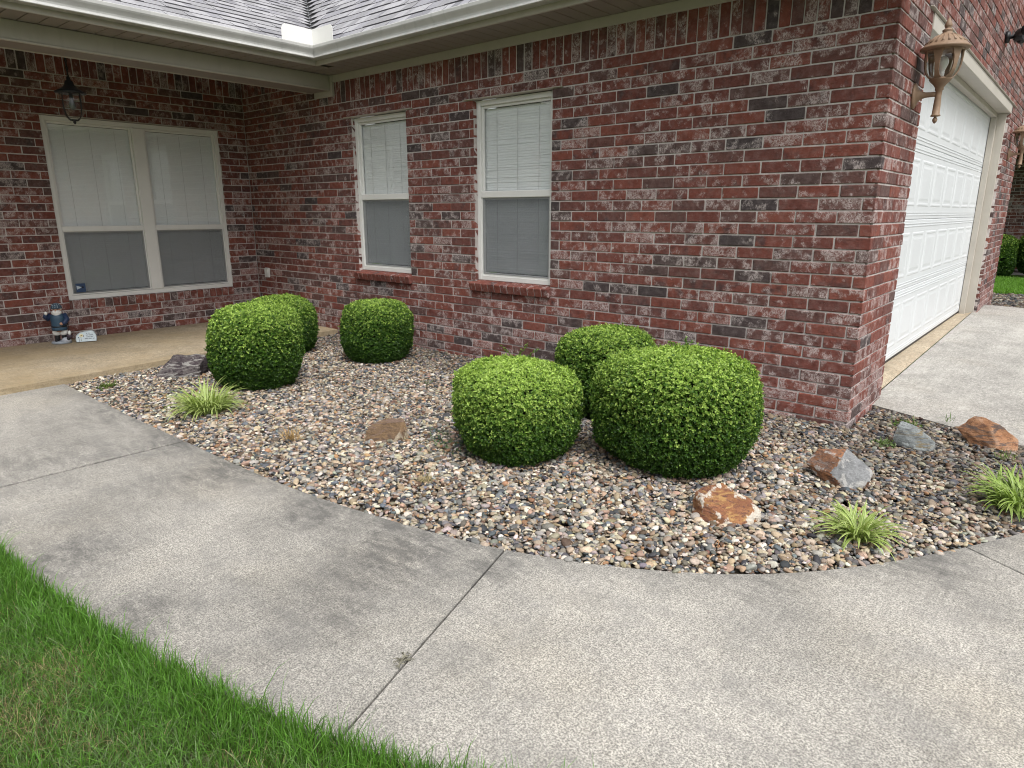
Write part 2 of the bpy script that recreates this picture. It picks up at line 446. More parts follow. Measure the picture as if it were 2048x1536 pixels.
# main wall: u = -x  (u from 0 at the outer corner)
mw = Wall((0, 0, 0), (-1, 0, 0), (0, -1, 0), [(-W1[1], -W1[0], *WZ), (-W2[1], -W2[0], *WZ)])
NS = 32   # courses up to the soldier band at z 2.40
for j in range(0, NS):
    if j % 2 == 1: mw.course(j, 0.0, L, 0.2 + JT / 2 - MOD * 3)
    else: mw.course(j, BD + JT, L, BD + JT / 2)
mw.soldier(.0, 5.47, Z0 + NS * CH + JT / 2, Z0 + NS * CH + .245)
for j in range(NS, NS + 3): mw.course(j, 5.47, L, 0.03 * (j % 2))
mw.soldier(5.47, L, Z0 + 35 * CH + JT / 2, Z0 + 35 * CH + .20)
mw.mortar(.02, L + .02, -.12, 2.84)
mw.mb.build('wall', [M['brick'], M['mortar']], house)
# porch wall: u = -y from the inner corner
PWY = (-2.12, -.335); PZ = (.343, 2.248)
pw = Wall((-L, 0, 0), (0, -1, 0), (1, 0, 0), [(-PWY[1], -PWY[0], *PZ)])
for j in range(0, 35): pw.course(j, .005, 5.6, .11 if j % 2 else .11 + MOD / 2)
pw.soldier(.005, 5.6, Z0 + 35 * CH + JT / 2, Z0 + 35 * CH + .20)
pw.mortar(0.0, 5.6, -.12, 2.84)
pw.soldier.__self__.h = []
a = -PWY[1] + .004
while a < -PWY[0] - .02:   # row of headers under the porch window
    b = min(a + CH - JT + rng.uniform(-.002, .002), -PWY[0] - .002)
    pw.brick(a, b, .347, .437, out=.004); a = b + JT
pw.mb.box((-PWY[1], .007, .345), (-PWY[0], BD - .005, .437), 1, (1, 1, 1, 1), pw.Mx())
pw.mb.build('wall', [M['brick'], M['mortar']], house)
# garage gable wall: u = y
GY = (.857, 5.786); GZ = 2.553; GW = 7.35
def gable(y): return 2.80 + .80 * min(y + .1, GW + .1 - y)
gw = Wall((0, 0, 0), (0, 1, 0), (1, 0, 0), [(GY[0], GY[1], -.2, GZ)])
j = 0
while True:
    zt = Z0 + (j + 1) * CH
    yy0 = max(0.0, (zt - 2.80) / .80 - .1); yy1 = GW - yy0
    if yy1 - yy0 < .3: break
    if j % 2 == 0: gw.course(j, yy0, yy1, .2 + JT / 2 - MOD)
    else: gw.course(j, max(yy0, BD + JT), yy1, BD + JT / 2)
    j += 1
gw.mortar(.02, GW - .02, -.12, 2.80)
pk = GW / 2; zz = gable(pk) - .05
Vg = [(-.0065, .02, 2.80), (-.0065, GW - .02, 2.80), (-.0065, pk, zz), (-BD, .02, 2.80), (-BD, GW - .02, 2.80), (-BD, pk, zz)]
gw.mb.add(Vg, [(0, 1, 2), (5, 4, 3)], 1)
gw.mb.build('wall', [M['brick'], M['mortar']], house)
# closed sides so that nothing behind the bricks shows light
def inner(a, b):
    q = MB(); q.box(a, b); q.build('inner_wall', M['dark'], house)
inner((-L - .25, -5.6, -.1), (-L - .075, PWY[0] - 1.79, 2.9)); inner((-L - .25, PWY[1] + .002, -.1), (-L - .075, .0, 2.9)); inner((-L - .25, PWY[0] - .004, 2.26), (-L - .075, PWY[1], 2.9)); inner((-L - .25, PWY[0] - .004, -.1), (-L - .075, PWY[1], .33))
for (a, b) in ((-L - .25, W1[0] - .001), (W1[1] + .001, W2[0] - .001), (W2[1] + .001, -.075)): inner((a, .075, -.1), (b, .12, 2.9))
for (a, b) in (W1, W2): inner((a - .001, .30, -.1), (b + .001, .34, 2.9))
inner((-L - .4, GW, -.1), (-.075, GW + .1, 2.8))

# ------------------------------------------------------------------ windows
def sill_bricks(x0, x1):
    b = MB(); n = int(round((x1 - x0) / .0745)); w = (x1 - x0) / n
    for i in range(n):
        m = Matrix.Translation((x0 + (i + .5) * w, .012, .690)) @ Matrix.Rotation(R(14), 4, 'X')
        b.cbox((-w / 2 + .004, -.052, -.040), (w / 2 - .004, .055, .034), .004, 0, (rng.uniform(.05, .5), rng.uniform(.1, .5), rng.random(), 1), .0012, np.array(m))
    m = Matrix.Translation(((x0 + x1) / 2, .012, .690)) @ Matrix.Rotation(R(14), 4, 'X')
    b.box((-(x1 - x0) / 2 + .006, -.045, -.036), ((x1 - x0) / 2 - .006, .055, .029), 1, (1, 1, 1, 1), np.array(m))
    return b
def frame_ring(b, x0, x1, z0, z1, w, y0, y1, wb=None):
    wb = wb or w
    b.cbox((x0, y0, z0), (x0 + w, y1, z1), .003); b.cbox((x1 - w, y0, z0), (x1, y1, z1), .003)
    b.cbox((x0 + w, y0 + .002, z1 - w), (x1 - w, y1, z1), .003); b.cbox((x0 + w, y0 + .002, z0), (x1 - w, y1, z0 + wb), .003)
def hung_unit(parent, x0, x1, z0, z1, zr, y, Mt):
    """single hung sash unit in a local frame: x along the wall, y inwards"""
    s = MB()
    frame_ring(s, x0, x1, zr - .004, z1, .022, y + .012, y + .035)
    frame_ring(s, x0, x1, z0, zr - .02, .024, y + .004, y + .030)
    s.cbox((x0, y - .006, zr - .028), (x1, y + .035, zr + .028), .004)
    so_ = s.build('sash', M['vinyl'], parent); so_.matrix_local = Mt
    for (a, b_, d) in ((zr + .02, z1 - .02, .024), (z0 + .02, zr - .03, .026)):
        p = MB(); p.box((x0 + .02, y + d, a), (x1 - .02, y + d + .004, b_)); o = p.build('pane', M['glass'], parent); o.matrix_local = Mt
    p = MB(); p.add([(x0 + .012, y + .003, z0 + .012), (x1 - .012, y + .003, z0 + .012), (x1 - .012, y + .003, zr - .03), (x0 + .012, y + .003, zr - .03)], [(0, 1, 2, 3)])
    o = p.build('insect_screen', M['screen'], parent); o.matrix_local = Mt
    # blind: overlapping slats hanging behind the glass
    p = MB(); z = z0 + .05; k = 0
    while z < z1 - .05:
        m = Matrix.Translation(((x0 + x1) / 2, y + .052 + rng.normal(0, .0006), z)) @ Matrix.Rotation(R(79 + rng.normal(0, 2.2)), 4, 'X') @ Matrix.Rotation(R(rng.normal(0, .06)), 4, 'Y')
        hw = (x1 - x0) / 2 - .008 - .001 * (k % 2)
        V = [(-hw, -.013, 0), (hw, -.013, 0), (hw, 0, .0028), (-hw, 0, .0028), (hw, .013, 0), (-hw, .013, 0)]
        p.add(V, [(0, 1, 2, 3), (3, 2, 4, 5)], 0, (1, 1, 1, 1), np.array(m), True); z += .0205; k += 1
    p.box((x0 + .008, y + .05, z1 - .06), (x1 - .008, y + .085, z1 - .024))
    p.box((x0 + .008, y + .055, z0 + .028), (x1 - .008, y + .08, z0 + .046))
    for f in (.2, .5, .8) if x1 - x0 > .7 else (.3, .7):
        xx = x0 + f * (x1 - x0); p.box((xx - .002, y + .0375, z0 + .04), (xx + .002, y + .039, z1 - .05), 1)
    o = p.build('blind', [M['blind'], M['cord']], parent); o.matrix_local = Mt
I4 = Matrix.Identity(4)
for (x0, x1), lab in ((W1, 'narrow white window nearer the inside corner'), (W2, 'narrow white window nearer the garage corner')):
    f = MB(); y = .042
    frame_ring(f, x0, x1, .735, 2.242, .042, y, y + .10)
    w = f.build('window', M['vinyl'], house); w['label'] = lab
    hung_unit(w, x0 + .042, x1 - .042, .777, 2.20, 1.475, y + .008, I4)
    sill_bricks(x0 - .045, x1 + .012).build('sill', [M['brick'], M['mortar']], w)
    l = MB(); l.cbox((x0 - .11, -.016, 2.2485), (x1 + .10, .045, 2.2555), .002); l.build('lintel', M['almond'], w)
# porch window: local x = -y... local frame: x along -Y world (u), y inwards (-X world)
PM = Matrix(((0, -1, 0, -L), (-1, 0, 0, 0), (0, 0, 1, 0), (0, 0, 0, 1)))
f = MB(); u0, u1 = -PWY[1], -PWY[0]; y = .022
frame_ring(f, u0, u1, .440, 2.243, .045, y, y + .11)
um = (1.155 + 1.29) / 2
f.cbox((um - .062, y - .004, .486), (um + .062, y + .11, 2.197), .004)
w = f.build('window', M['vinyl'], house); w.matrix_local = PM; w['label'] = 'wide double window under the porch roof'
PI_ = PM.inverted() @ PM
hung_unit(w, u0 + .045, um - .062, .487, 2.197, 1.16, y + .008, I4)
hung_unit(w, um + .062, u1 - .045, .487, 2.197, 1.16, y + .008, I4)
l = MB(); l.cbox((u0 - .06, -.008, 2.2485), (u1 + .06, .03, 2.2545), .002); l.build('lintel', M['almond'], w)
st = MB(); xs = 2.0 ; 
st.box((1.945, .019, .515), (2.035, .0215, .605), 0, (.03, .06, .13))
st.add([(2.028, .0185, .585), (2.028, .0185, .545), (1.985, .0185, .562), (1.985, .0185, .568)], [(0, 1, 2, 3)], 0, (.45, .52, .58))
st.add([(1.972 + .011 * math.cos(t), .0185, .565 + .011 * math.sin(t)) for t in np.linspace(0, 2 * math.pi, 13)[:-1]], [tuple(range(12))], 0, (.01, .015, .03))
st.build('window_sticker', M['tonepaint'], w)
ib = MB(); ib.box((-L - .24, -2.2, .3), (-L - .23, -.25, 2.3)); ib.build('inner_wall', M['dark'], house)

# ------------------------------------------------------------------ eaves
ZS = 2.667
tr = MB(); tr.cbox((-5.14, -.022, 2.600), (.0, -.001, ZS - .001), .002); tr.build('frieze_board', M['almond'], house)
tr = MB(); tr.cbox((-5.49, -5.6, 2.537), (-5.18, -.034, ZS - .001), .004)
tr.cbox((-5.20, -5.6, 2.522), (-5.170, -.034, 2.5365), .003); tr.cbox((-5.50, -5.6, 2.522), (-5.47, -.034, 2.5365), .003); tr.box((-5.469, -5.6, 2.5265), (-5.201, -.034, 2.536), 1); tr.build('porch_beam', [M['almond'], M['soffit']], house)  # beam underside takes the darker soffit colour, painting in its shade
tr = MB(); tr.cbox((-5.46, -.032, 2.472), (-5.141, -.001, 2.6675), .003); tr.build('beam_bracket', M['almond'], house)
sf = MB()
FX, FY = -4.86, -.385    # fascia planes
k = 0
yy = -.001
while yy > -5.6:          # porch side: boards run along x, one every 0.128 m
    a = yy - .1215 ; sf.cbox((-5.179, a, ZS), (FX + .08 if a > -.36 else FX, yy, ZS + .008), .0022); yy -= .128
xx = FX + .082
while xx < .24:
    sf.cbox((xx, FY, ZS), (xx + .1215, -.0015, ZS + .008), .0022); xx += .128
sf.box((-5.179, -5.6, ZS + .012), (FX, 0, ZS + .02), 1); sf.box((FX, FY, ZS + .012), (.24, -.002, ZS + .02), 1)
sf.build('soffit', [M['soffit'], M['dark']], house)
pc = MB(); pc.box((-L, -5.6, 2.808), (-5.485, -.001, 2.82)); pc.box((-5.49, -5.6, ZS), (-5.485, 0, 2.808)); pc.build('porch_ceiling', M['soffit'], house)
fa = MB(); fa.box((FX, -5.6, 2.66), (FX + .02, FY - .0, 2.80)); fa.box((FX + .0, FY - .02, 2.66), (.26, FY, 2.80)); fa.build('fascia', M['almond'], house)
# K style gutter swept along both eaves with a mitred inside corner
prof = [(.022, 2.80), (.022, 2.702), (.098, 2.700), (.104, 2.704), (.104, 2.709), (.088, 2.716), (.083, 2.728), (.085, 2.742), (.094, 2.758), (.103, 2.772), (.108, 2.784), (.108, 2.806), (.105, 2.811), (.094, 2.811), (.092, 2.803), (.101, 2.800)]
g = MB()
n = len(prof); V = []
for (d, z) in prof: V.append((FX + d, -5.6, z))
for (d, z) in prof: V.append((FX + d, FY - d, z))
for (d, z) in prof: V.append((.27, FY - d, z))
F = []
for i in range(n - 1):
    F.append((i, i + 1, n + i + 1, n + i)); F.append((n + i, n + i + 1, 2 * n + i + 1, 2 * n + i))
g.add(V, F)
g.build('gutter', M['gutter'], house)
gg = MB()   # white splash guard standing in the valley corner of the gutter
def guard(p0, p1, flip):
    p0 = np.array(p0); p1 = np.array(p1); d = p1 - p0; nrm = np.array((-d[1], d[0], 0)); nrm = nrm / np.linalg.norm(nrm) * .0015
    pr = [(0, 0), (1, 0), (1, .10), (.97, .125), (.90, .142), (0, .142)]
    V = []
    for sgn in (-1, 1):
        for (a, z) in pr: V.append(tuple(p0 + d * a + nrm * sgn + np.array((0, 0, z))))
    F = [tuple(range(6)), tuple(range(11, 5, -1))] + [(i, (i + 1) % 6, 6 + (i + 1) % 6, 6 + i) for i in range(6)]
    gg.add(V, F)
guard((-4.757, -.4885, 2.799), (-4.757, -.80, 2.799), 1); guard((-4.757, -.4885, 2.799), (-4.44, -.4885, 2.799), 1)
gg.build('splash_guard', M['white'], house)

# ------------------------------------------------------------------ shingled roof, two planes meeting in a valley
SR, SLP = .80, .52           # main roof and porch roof pitches
caR = 1 / math.sqrt(1 + SR * SR); saR = SR * caR; caL = 1 / math.sqrt(1 + SLP * SLP); saL = SLP * caL
XE, YE, ZE = FX + .045, FY - .045, 2.812
rf = MB()
def shingles(plane, s0f, s1f, rows):
    for i in range(rows):
        t0 = i * .140; s0, s1 = s0f(t0), s1f(t0); s = s0 - rng.uniform(0, .3)
        while s < s1:
            w = rng.uniform(.07, .20); a, b = max(s, s0), min(s + w, s1); s += w
            if b - a < .01: continue
            th = .007 + (.005 if rng.random() < .5 else 0)
            lo = t0 - rng.uniform(0, .004); hi = t0 + .165
            q = rng.random(); c = .225 + .13 * q; col = np.array((c, c * .995, c * 1.045))
            if rng.random() < .22: col = col * (.80, .80, .83)
            V = [plane(ss, tt, hh) for (ss, tt, hh) in ((a, lo, 0), (b, lo, 0), (b, lo, th), (a, lo, th), (b, hi, .0012), (a, hi, .0012))]
            rf.add(V[2:], [(1, 0, 2, 3)], 0, col)
            rf.add(V, [(0, 1, 2, 3), (0, 3, 5), (1, 4, 2)], 0, (.11, .109, .118))     # cut edge of the tab, darkened to paint the shadow line of the course
def plR(s, t, h): return (s, YE + t * caR - h * saR, ZE + t * saR + h * caR)
def plL(s, t, h): return (XE - t * caL + h * saL, -s, ZE + t * saL + h * caL)
NR, NLr = 37, 46
vR = lambda t: XE - t * caR * SR / SLP
vL = lambda t: -(YE + t * caL * SLP / SR)
shingles(plR, vR, lambda t: .28, NR)
shingles(plL, vL, lambda t: 5.7, NLr)
tt = NR * .14; tl_ = NLr * .14
rf.add([plR(XE, 0, -.004), plR(.28, 0, -.004), plR(.28, tt, -.004), plR(vR(tt), tt, -.004)], [(0, 1, 2, 3)], 1)
rf.add([plL(5.7, 0, -.004), plL(-YE, 0, -.004), plL(vL(tl_), tl_, -.004), plL(5.7, tl_, -.004)], [(0, 1, 2, 3)], 1)
# far slope of the garage gable and rake boards
yr = YE + tt * caR; zr = ZE + tt * saR
rf.add([(.28, yr, zr), (.28, 2 * yr - YE, ZE), (-7.5, 2 * yr - YE, ZE), (-7.5, yr, zr)], [(0, 1, 2, 3)], 0, (.25, .25, .26))
rf.build('roof', [M['shingle'], M['dark']], house)
rk = MB()
for sg in (0, 1):
    V = []
    for (x, o) in ((.02, 0), (.26, 0)):
        for z_ in (-.17, -.012):
            for e in (0, 1): 
                y = (YE, yr)[e] if not sg else (2 * yr - YE, yr)[e]; V.append((x, y, (ZE, zr)[e] + z_))
    rk.add(V, [(0, 1, 3, 2), (4, 6, 7, 5), (0, 4, 5, 1), (2, 3, 7, 6), (0, 2, 6, 4), (1, 5, 7, 3)])
rk.build('rake_board', M['almond'], house)

# ------------------------------------------------------------------ garage door and its trim
gt = MB()
zb = .105
gt.cbox((-.175, GY[1] - .035, .02), (-.033, GY[1] - .001, 2.455), .003)      # far jamb
gt.cbox((-.180, GY[1] - .085, .02), (-.118, GY[1] - .0355, 2.42), .004)      # far door stop
gt.cbox((-.175, GY[0] + .001, .02), (-.033, GY[0] + .035, 2.455), .003)
gt.cbox((-.180, GY[0] + .0355, .02), (-.118, GY[0] + .085, 2.42), .004)
gt.cbox((-.175, GY[0] + .001, 2.456), (-.012, GY[1] - .001, 2.50), .003)     # head jamb
gt.cbox((-.180, GY[0] + .086, 2.412), (-.118, GY[1] - .086, 2.4555), .004)
gt.cbox((-.011, GY[0] + .001, 2.448), (.006, GY[1] - .001, 2.532), .003)     # head casing
gt.cbox((-.06, GY[0] + .001, 2.533), (.004, GY[1] - .001, 2.5455), .002)
gt.cbox((-.06, GY[0] - .13, 2.5525), (.018, GY[1] + .40, 2.5595), .002)        # steel lintel lip
gt.build('garage_trim', M['almond'], house)
gd = MB(); nsec = 4; zt = 2.43; sh = (zt - zb) / nsec
y0, y1 = GY[0] + .04, GY[1] - .04
for i in range(nsec):
    a = zb + i * sh; gd.cbox((-.235, y0, a + .0012), (-.185, y1, a + sh - .0012), .005)
    for hz in (.030, .052):   # ribs pressed into the section edges
        gd.cbox((-.1855, y0, a + hz), (-.182, y1, a + hz + .008), .002); gd.cbox((-.1855, y0, a + sh - hz - .008), (-.182, y1, a + sh - hz), .002)
    npn = 8; pw_ = (y1 - y0 - .10) / npn
    for k in range(npn):
        p0 = y0 + .05 + k * pw_ + .055; p1 = p0 + pw_ - .11; q0, q1 = a + .105, a + sh - .105
        def ring(o, d): return [(-.185 + d, p0 + o, q0 + o), (-.185 + d, p1 - o, q0 + o), (-.185 + d, p1 - o, q1 - o), (-.185 + d, p0 + o, q1 - o)]
        lev = [(0, 0.0), (.010, .0032), (.020, .0032), (.032, .0008), (.045, .0008), (.066, .0032)]
        V = sum([ring(o, d) for o, d in lev], []); F = []
        for r in range(len(lev) - 1):
            for e in range(4): F.append((r * 4 + e, r * 4 + (e + 1) % 4, r * 4 + 4 + (e + 1) % 4, r * 4 + 4 + e))
        F.append(tuple(4 * (len(lev) - 1) + e for e in range(4))); gd.add(V, F)
dr = gd.build('garage_door', M['door'], house)
ws = MB(); ws.box((-.232, y0, zb - .022), (-.19, y1, zb + .002)); ws.build('bottom_seal', M['black'], dr)
ib = MB(); ib.box((-.6, GY[0] - .3, 0), (-.24, GY[1] + .3, 2.7)); ib.build('inner_wall', M['dark'], house)

# ------------------------------------------------------------------ ground surfaces
def zdrive(x, y): return .030 + .0148 * (y - .86) - .018 * max(x, 0)
def poly_obj(name, pts, z, mat, kind='structure', thick=0.0, **kw):
    b = MB(); n = len(pts); V = [(p[0], p[1], z) for p in pts]
    F = [tuple(range(n))]
    if thick:
        V += [(p[0], p[1], z - thick) for p in pts]
        F += [(i, n + i, n + (i + 1) % n, (i + 1) % n) for i in range(n)]
    b.add(V, F, 0, (0, 0, 0, 1)); o = b.build(name, mat); tag(o, kind=kind, **kw); return o
poly_obj('ground', [(-90, -90), (90, -90), (90, 120), (-90, 120)], -.09, M['earth'])
INNER = [(-6.2, -2.80), (-5.14, -2.80), (-3.65, -2.812), (-2.93, -2.805), (-2.19, -2.80), (-1.69, -2.772), (-1.24, -2.708), (-.863, -2.639), (-.595, -2.569), (-.252, -2.428), (.07, -2.236), (.287, -2.057), (.489, -1.822), (.689, -1.525), (.805, -1.33), (.972, -1.024), (1.25, -.45), (1.45, .05), (1.55, .40)]
OFFS = 1.10
def normals(P):
    P = np.array(P); d = np.gradient(P, axis=0); n = np.stack([d[:, 1], -d[:, 0]], 1); return n / np.linalg.norm(n, axis=1)[:, None]
# resample the inner edge finely and smooth it
P = np.array(INNER); ds = np.r_[0, np.cumsum(np.linalg.norm(np.diff(P, axis=0), axis=1))]
sS = np.linspace(0, ds[-1], 161); IN = np.stack([np.interp(sS, ds, P[:, 0]), np.interp(sS, ds, P[:, 1])], 1)
for _ in range(14):
    Q = IN.copy(); Q[1:-1] = (IN[:-2] + IN[1:-1] * 2 + IN[2:]) / 4; IN = Q
NO = normals(IN)
OUTE = IN + NO * OFFS
def at_x(x):   # index on the inner edge closest to a point
    return int(np.argmin(np.linalg.norm(IN - np.array(x), axis=1)))
STAINS = [(-.95, -2.78, .20, 1.0), (-1.5, -2.90, .22, .8), (-2.3, -2.90, .22, .75), (-3.0, -2.92, .3, .6), (-3.9, -2.95, .35, .5), (-1.9, -3.72, .22, .9), (-1.25, -3.70, .2, .75), (-.75, -3.30, .3, .45), (-.55, -2.72, .14, .7),
          (.35, -2.22, .16, .45), (.75, -1.6, .2, .6), (-.25, -3.2, .12, .5), (-3.2, -3.5, .35, .6), (1.3, -1.8, .35, .5), (-.9, -3.0, .3, .5), (-2.3, -3.3, .25, .45)]
def stainf(X, Y):
    s = np.zeros_like(X)
    for (x, y, r, k) in STAINS: s += k * np.exp(-((X - x) ** 2 + (Y - y) ** 2) / r ** 2)
    di = np.array([np.min(np.hypot(IN[:, 0] - a, IN[:, 1] - b)) for a, b in zip(X.ravel(), Y.ravel())]).reshape(X.shape)
    s += .55 * np.exp(-(di / .10) ** 1.2) + .25 * np.exp(-((OFFS - di) / .10) ** 2)
    return np.clip(s, 0, 1)
sw = MB()
cuts = [0, at_x((-2.93, -2.81)), at_x((-.60, -2.57)), at_x((.80, -1.35)), 160]
G = .0065
for (i0, i1) in zip(cuts[:-1], cuts[1:]):
    idx = list(range(i0, i1 + 1)); NVv = 12; V = []
    for q, i in enumerate(idx):
        base = IN[i].copy(); tan = np.array((-NO[i][1], NO[i][0]))
        GG = lambda i_: G * (1.9 if IN[i_][0] < -2 else 1.0)
        if q == 0 and i0 > 0: base = base + tan * GG(i)
        if q == len(idx) - 1 and i1 < 160: base = base - tan * GG(i)
        for k in range(NVv + 1):
            fr = k / NVv; p = base + NO[i] * OFFS * fr
            zz = 0.0
            V.append((p[0], p[1], zz))
    V = np.array(V); na = NVv + 1; F = []
    for q in range(len(idx) - 1):
        for k in range(NVv): F.append((q * na + k, q * na + k + 1, (q + 1) * na + k + 1, (q + 1) * na + k))
    st_ = stainf(V[:, 0], V[:, 1]); tn_ = {0: .50, cuts[1]: .42, cuts[2]: .66, cuts[3]: .52}[i0]; sw.add(V, F, 0, np.stack([st_, st_ * 0 + tn_, st_], 1))
    # rim with rounded lip
    ring = [q * na for q in range(len(idx))] + [(len(idx) - 1) * na + k for k in range(1, na)] + [q * na + NVv for q in range(len(idx) - 2, -1, -1)] + [k for k in range(NVv - 1, 0, -1)]
    Rg = V[ring]; nr = len(ring); cen = Rg.mean(0)
    d = np.roll(Rg, -1, 0) - np.roll(Rg, 1, 0); on = np.stack([-d[:, 1], d[:, 0], d[:, 0] * 0], 1); on /= np.linalg.norm(on, axis=1)[:, None] + 1e-9
    if ((Rg - cen) * on).sum() < 0: on = -on
    V2 = np.concatenate([Rg, Rg + on * .003 + (0, 0, -.003), Rg + on * .0042 + (0, 0, -.10)])
    F2 = []
    for r in range(2):
        for k in range(nr): F2.append((r * nr + k, r * nr + nr + k, r * nr + nr + (k + 1) % nr, r * nr + (k + 1) % nr))
    s2 = stainf(V2[:, 0], V2[:, 1]); s2 = np.clip(s2 + np.where(V2[:, 2] < -.01, .6, .25), 0, 1); sw.add(V2, F2, 0, np.stack([s2, s2 * 0 + .4, s2], 1))
walk = sw.build('sidewalk', M['walk']); tag(walk, kind='structure')
jb = MB(); V = [(*p, -.016) for p in IN] + [(*p, -.016) for p in OUTE]; n = len(IN)
jb.add(V, [(i, n + i, n + i + 1, i + 1) for i in range(n - 1)]); tag(jb.build('sidewalk_joint', M['gap']), kind='structure')
# porch slab
poly_obj('porch_floor', [(-L, .0), (-5.36, .0), (-5.30, -1.0), (-5.20, -1.7), (-5.12, -2.4), (-5.07, -2.80), (-5.03, -3.25), (-4.95, -5.6), (-L, -5.6)][::-1], .045, M['porchc'], thick=.15)
# driveway and garage apron
dv = MB(); xs = np.linspace(0, 9, 19); ys = np.r_[np.linspace(0, 1, 5), np.linspace(1.5, 6.4, 8)]
def yedge(x): return .64 - .36 * x if x < 1.6 else .064
V = []; 
for x in xs:
    for k, y in enumerate(np.linspace(0, 1, 12)):
        ye = yedge(x); yy = ye + (6.62 - ye) * y; V.append((x - .04, yy, zdrive(x, yy)))
F = [(i * 12 + k, (i + 1) * 12 + k, (i + 1) * 12 + k + 1, i * 12 + k + 1) for i in range(18) for k in range(11)]
dv.add(V, F, 0, (0, 0, 0))
fr = [V[i * 12] for i in range(19)]; V2 = fr + [(p[0], p[1], p[2] - .15) for p in fr]
dv.add(V2, [(i, 19 + i, 20 + i, i + 1) for i in range(18)], 0, (1, 1, 1))
fr = [V[i * 12 + 11] for i in range(19)]; V2 = fr + [(p[0], p[1], p[2] - .15) for p in fr]
dv.add(V2, [(i + 1, 20 + i, 19 + i, i) for i in range(18)], 0, (.6, .6, .6))
tag(dv.build('driveway', M['drive']), kind='structure')
ap = MB(); V = []
for y in np.linspace(GY[0] - .1, GY[1] + .1, 20): V += [(-.30, y, .084), (-.12, y, .08), (-.046, y, zdrive(0, y) + .002)]
V = [(a, b, min(c_, zdrive(0, b) + .05)) if a > -.2 else (a, b, c_) for a, b, c_ in V]
ap.add(V, [(i * 3 + k, i * 3 + k + 1, i * 3 + k + 4, i * 3 + k + 3) for i in range(19) for k in range(2)], 0, (0.15, .15, .15))
tag(ap.build('garage_apron', M['apron']), kind='structure')

# ------------------------------------------------------------------ gravel bed
BED = [(-5.10, -2.80), (-5.18, -2.2), (-5.26, -1.4), (-5.34, -.5), (-5.37, .02), (0.02, .02), (0.02, .64), (.55, .44), (1.56, .08)] + [tuple(p) for p in IN[::-1] if p[0] > -5.1]
def bed_h(x, y): return -.012 + .030 * np.clip(np.minimum((y + 2.9) / .6, 1), 0, 1) * np.clip((x + 5.4) / .8, 0, 1) * np.clip((1.2 - x) / .8, .3, 1) * .6
poly_obj('gravel_bed', [(p[0], p[1]) for p in BED], -.019, M['fines'])
def in_poly(X, Y, poly):
    P = np.array(poly); ins = np.zeros(len(X), bool); j = len(P) - 1
    for i in range(len(P)):
        a, b = P[i], P[j]
        c = ((a[1] > Y) != (b[1] > Y)) & (X < (b[0] - a[0]) * (Y - a[1]) / (b[1] - a[1] + 1e-12) + a[0]); ins ^= c; j = i
    return ins
def ico(sub):
    bm = bmesh.new(); bmesh.ops.create_icosphere(bm, subdivisions=sub, radius=1.0)
    V = np.array([v.co[:] for v in bm.verts]); F = np.array([[v.index for v in f.verts] for f in bm.faces]); bm.free(); return V, F
PAL = np.array([(.60, .55, .47), (.50, .41, .29), (.40, .30, .19), (.42, .28, .20), (.27, .26, .25), (.17, .165, .165), (.065, .07, .08), (.13, .155, .185), (.17, .10, .065), (.36, .19, .085), (.21, .17, .13), (.33, .29, .25)])
PW = np.array([.14, .15, .10, .09, .10, .09, .11, .05, .07, .035, .08, .09]); PW = PW / PW.sum()
def pebbles(name, X, Y, Z, S, sub, dark=None, pal=PAL, pwt=PW):
    BV, BF = ico(sub); n = len(X); k = len(BV)
    u = rng.normal(size=(n, 4)); u /= np.linalg.norm(u, axis=1)[:, None]
    # mostly lying flat: random yaw with a small tilt
    yaw = rng.uniform(0, 2 * np.pi, n); tx = rng.normal(0, .28, n); ty = rng.normal(0, .28, n)
    sc = np.stack([rng.uniform(.85, 1.35, n), rng.uniform(.7, 1.0, n), rng.uniform(.34, .66, n)], 1) * (S / 2)[:, None]
    # shape: sphere pushed in by random planes -> rounded facets
    P = np.tile(BV, (n, 1, 1))
    for _ in range(3):
        d = rng.normal(size=(n, 3)); d /= np.linalg.norm(d, axis=1)[:, None]; lim = rng.uniform(.45, .85, n)
        dp = np.einsum('nkj,nj->nk', P, d); ex = np.clip(dp - lim[:, None], 0, None); P = P - ex[..., None] * d[:, None, :]
    P = P * (1 + rng.normal(0, .045, (n, k, 1)))
    P = P * sc[:, None, :]
    cx, sx = np.cos(tx), np.sin(tx); cy, sy = np.cos(ty), np.sin(ty); cz, sz = np.cos(yaw), np.sin(yaw)
    y1 = P[..., 1] * cx[:, None] - P[..., 2] * sx[:, None]; z1 = P[..., 1] * sx[:, None] + P[..., 2] * cx[:, None]; x1 = P[..., 0]
    x2 = x1 * cy[:, None] + z1 * sy[:, None]; z2 = -x1 * sy[:, None] + z1 * cy[:, None]
    x3 = x2 * cz[:, None] - y1 * sz[:, None]; y3 = x2 * sz[:, None] + y1 * cz[:, None]
    Vv = np.stack([x3 + X[:, None], y3 + Y[:, None], z2 + Z[:, None]], -1).reshape(-1, 3)
    Ff = (BF[None] + (np.arange(n) * k)[:, None, None]).reshape(-1, 3)
    ci = rng.choice(len(pal), n, p=pwt); c = pal[ci]; c = (c * .82 + c.mean(1, keepdims=True) * np.array((1.10, 1.0, .86)) * .18) * rng.uniform(.48, 1.02, (n, 1)) * (1 + rng.normal(0, .04, (n, 3)))
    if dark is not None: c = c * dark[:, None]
    cc = np.repeat(np.clip(c, .01, .9), k, 0)
    return Vv, Ff, cc
def scatter(poly, n):
    P = np.array(poly); lo, hi = P.min(0), P.max(0); X = rng.uniform(lo[0], hi[0], n); Y = rng.uniform(lo[1], hi[1], n)
    m = in_poly(X, Y, poly); return X[m], Y[m]
X, Y = scatter(BED, 135000)
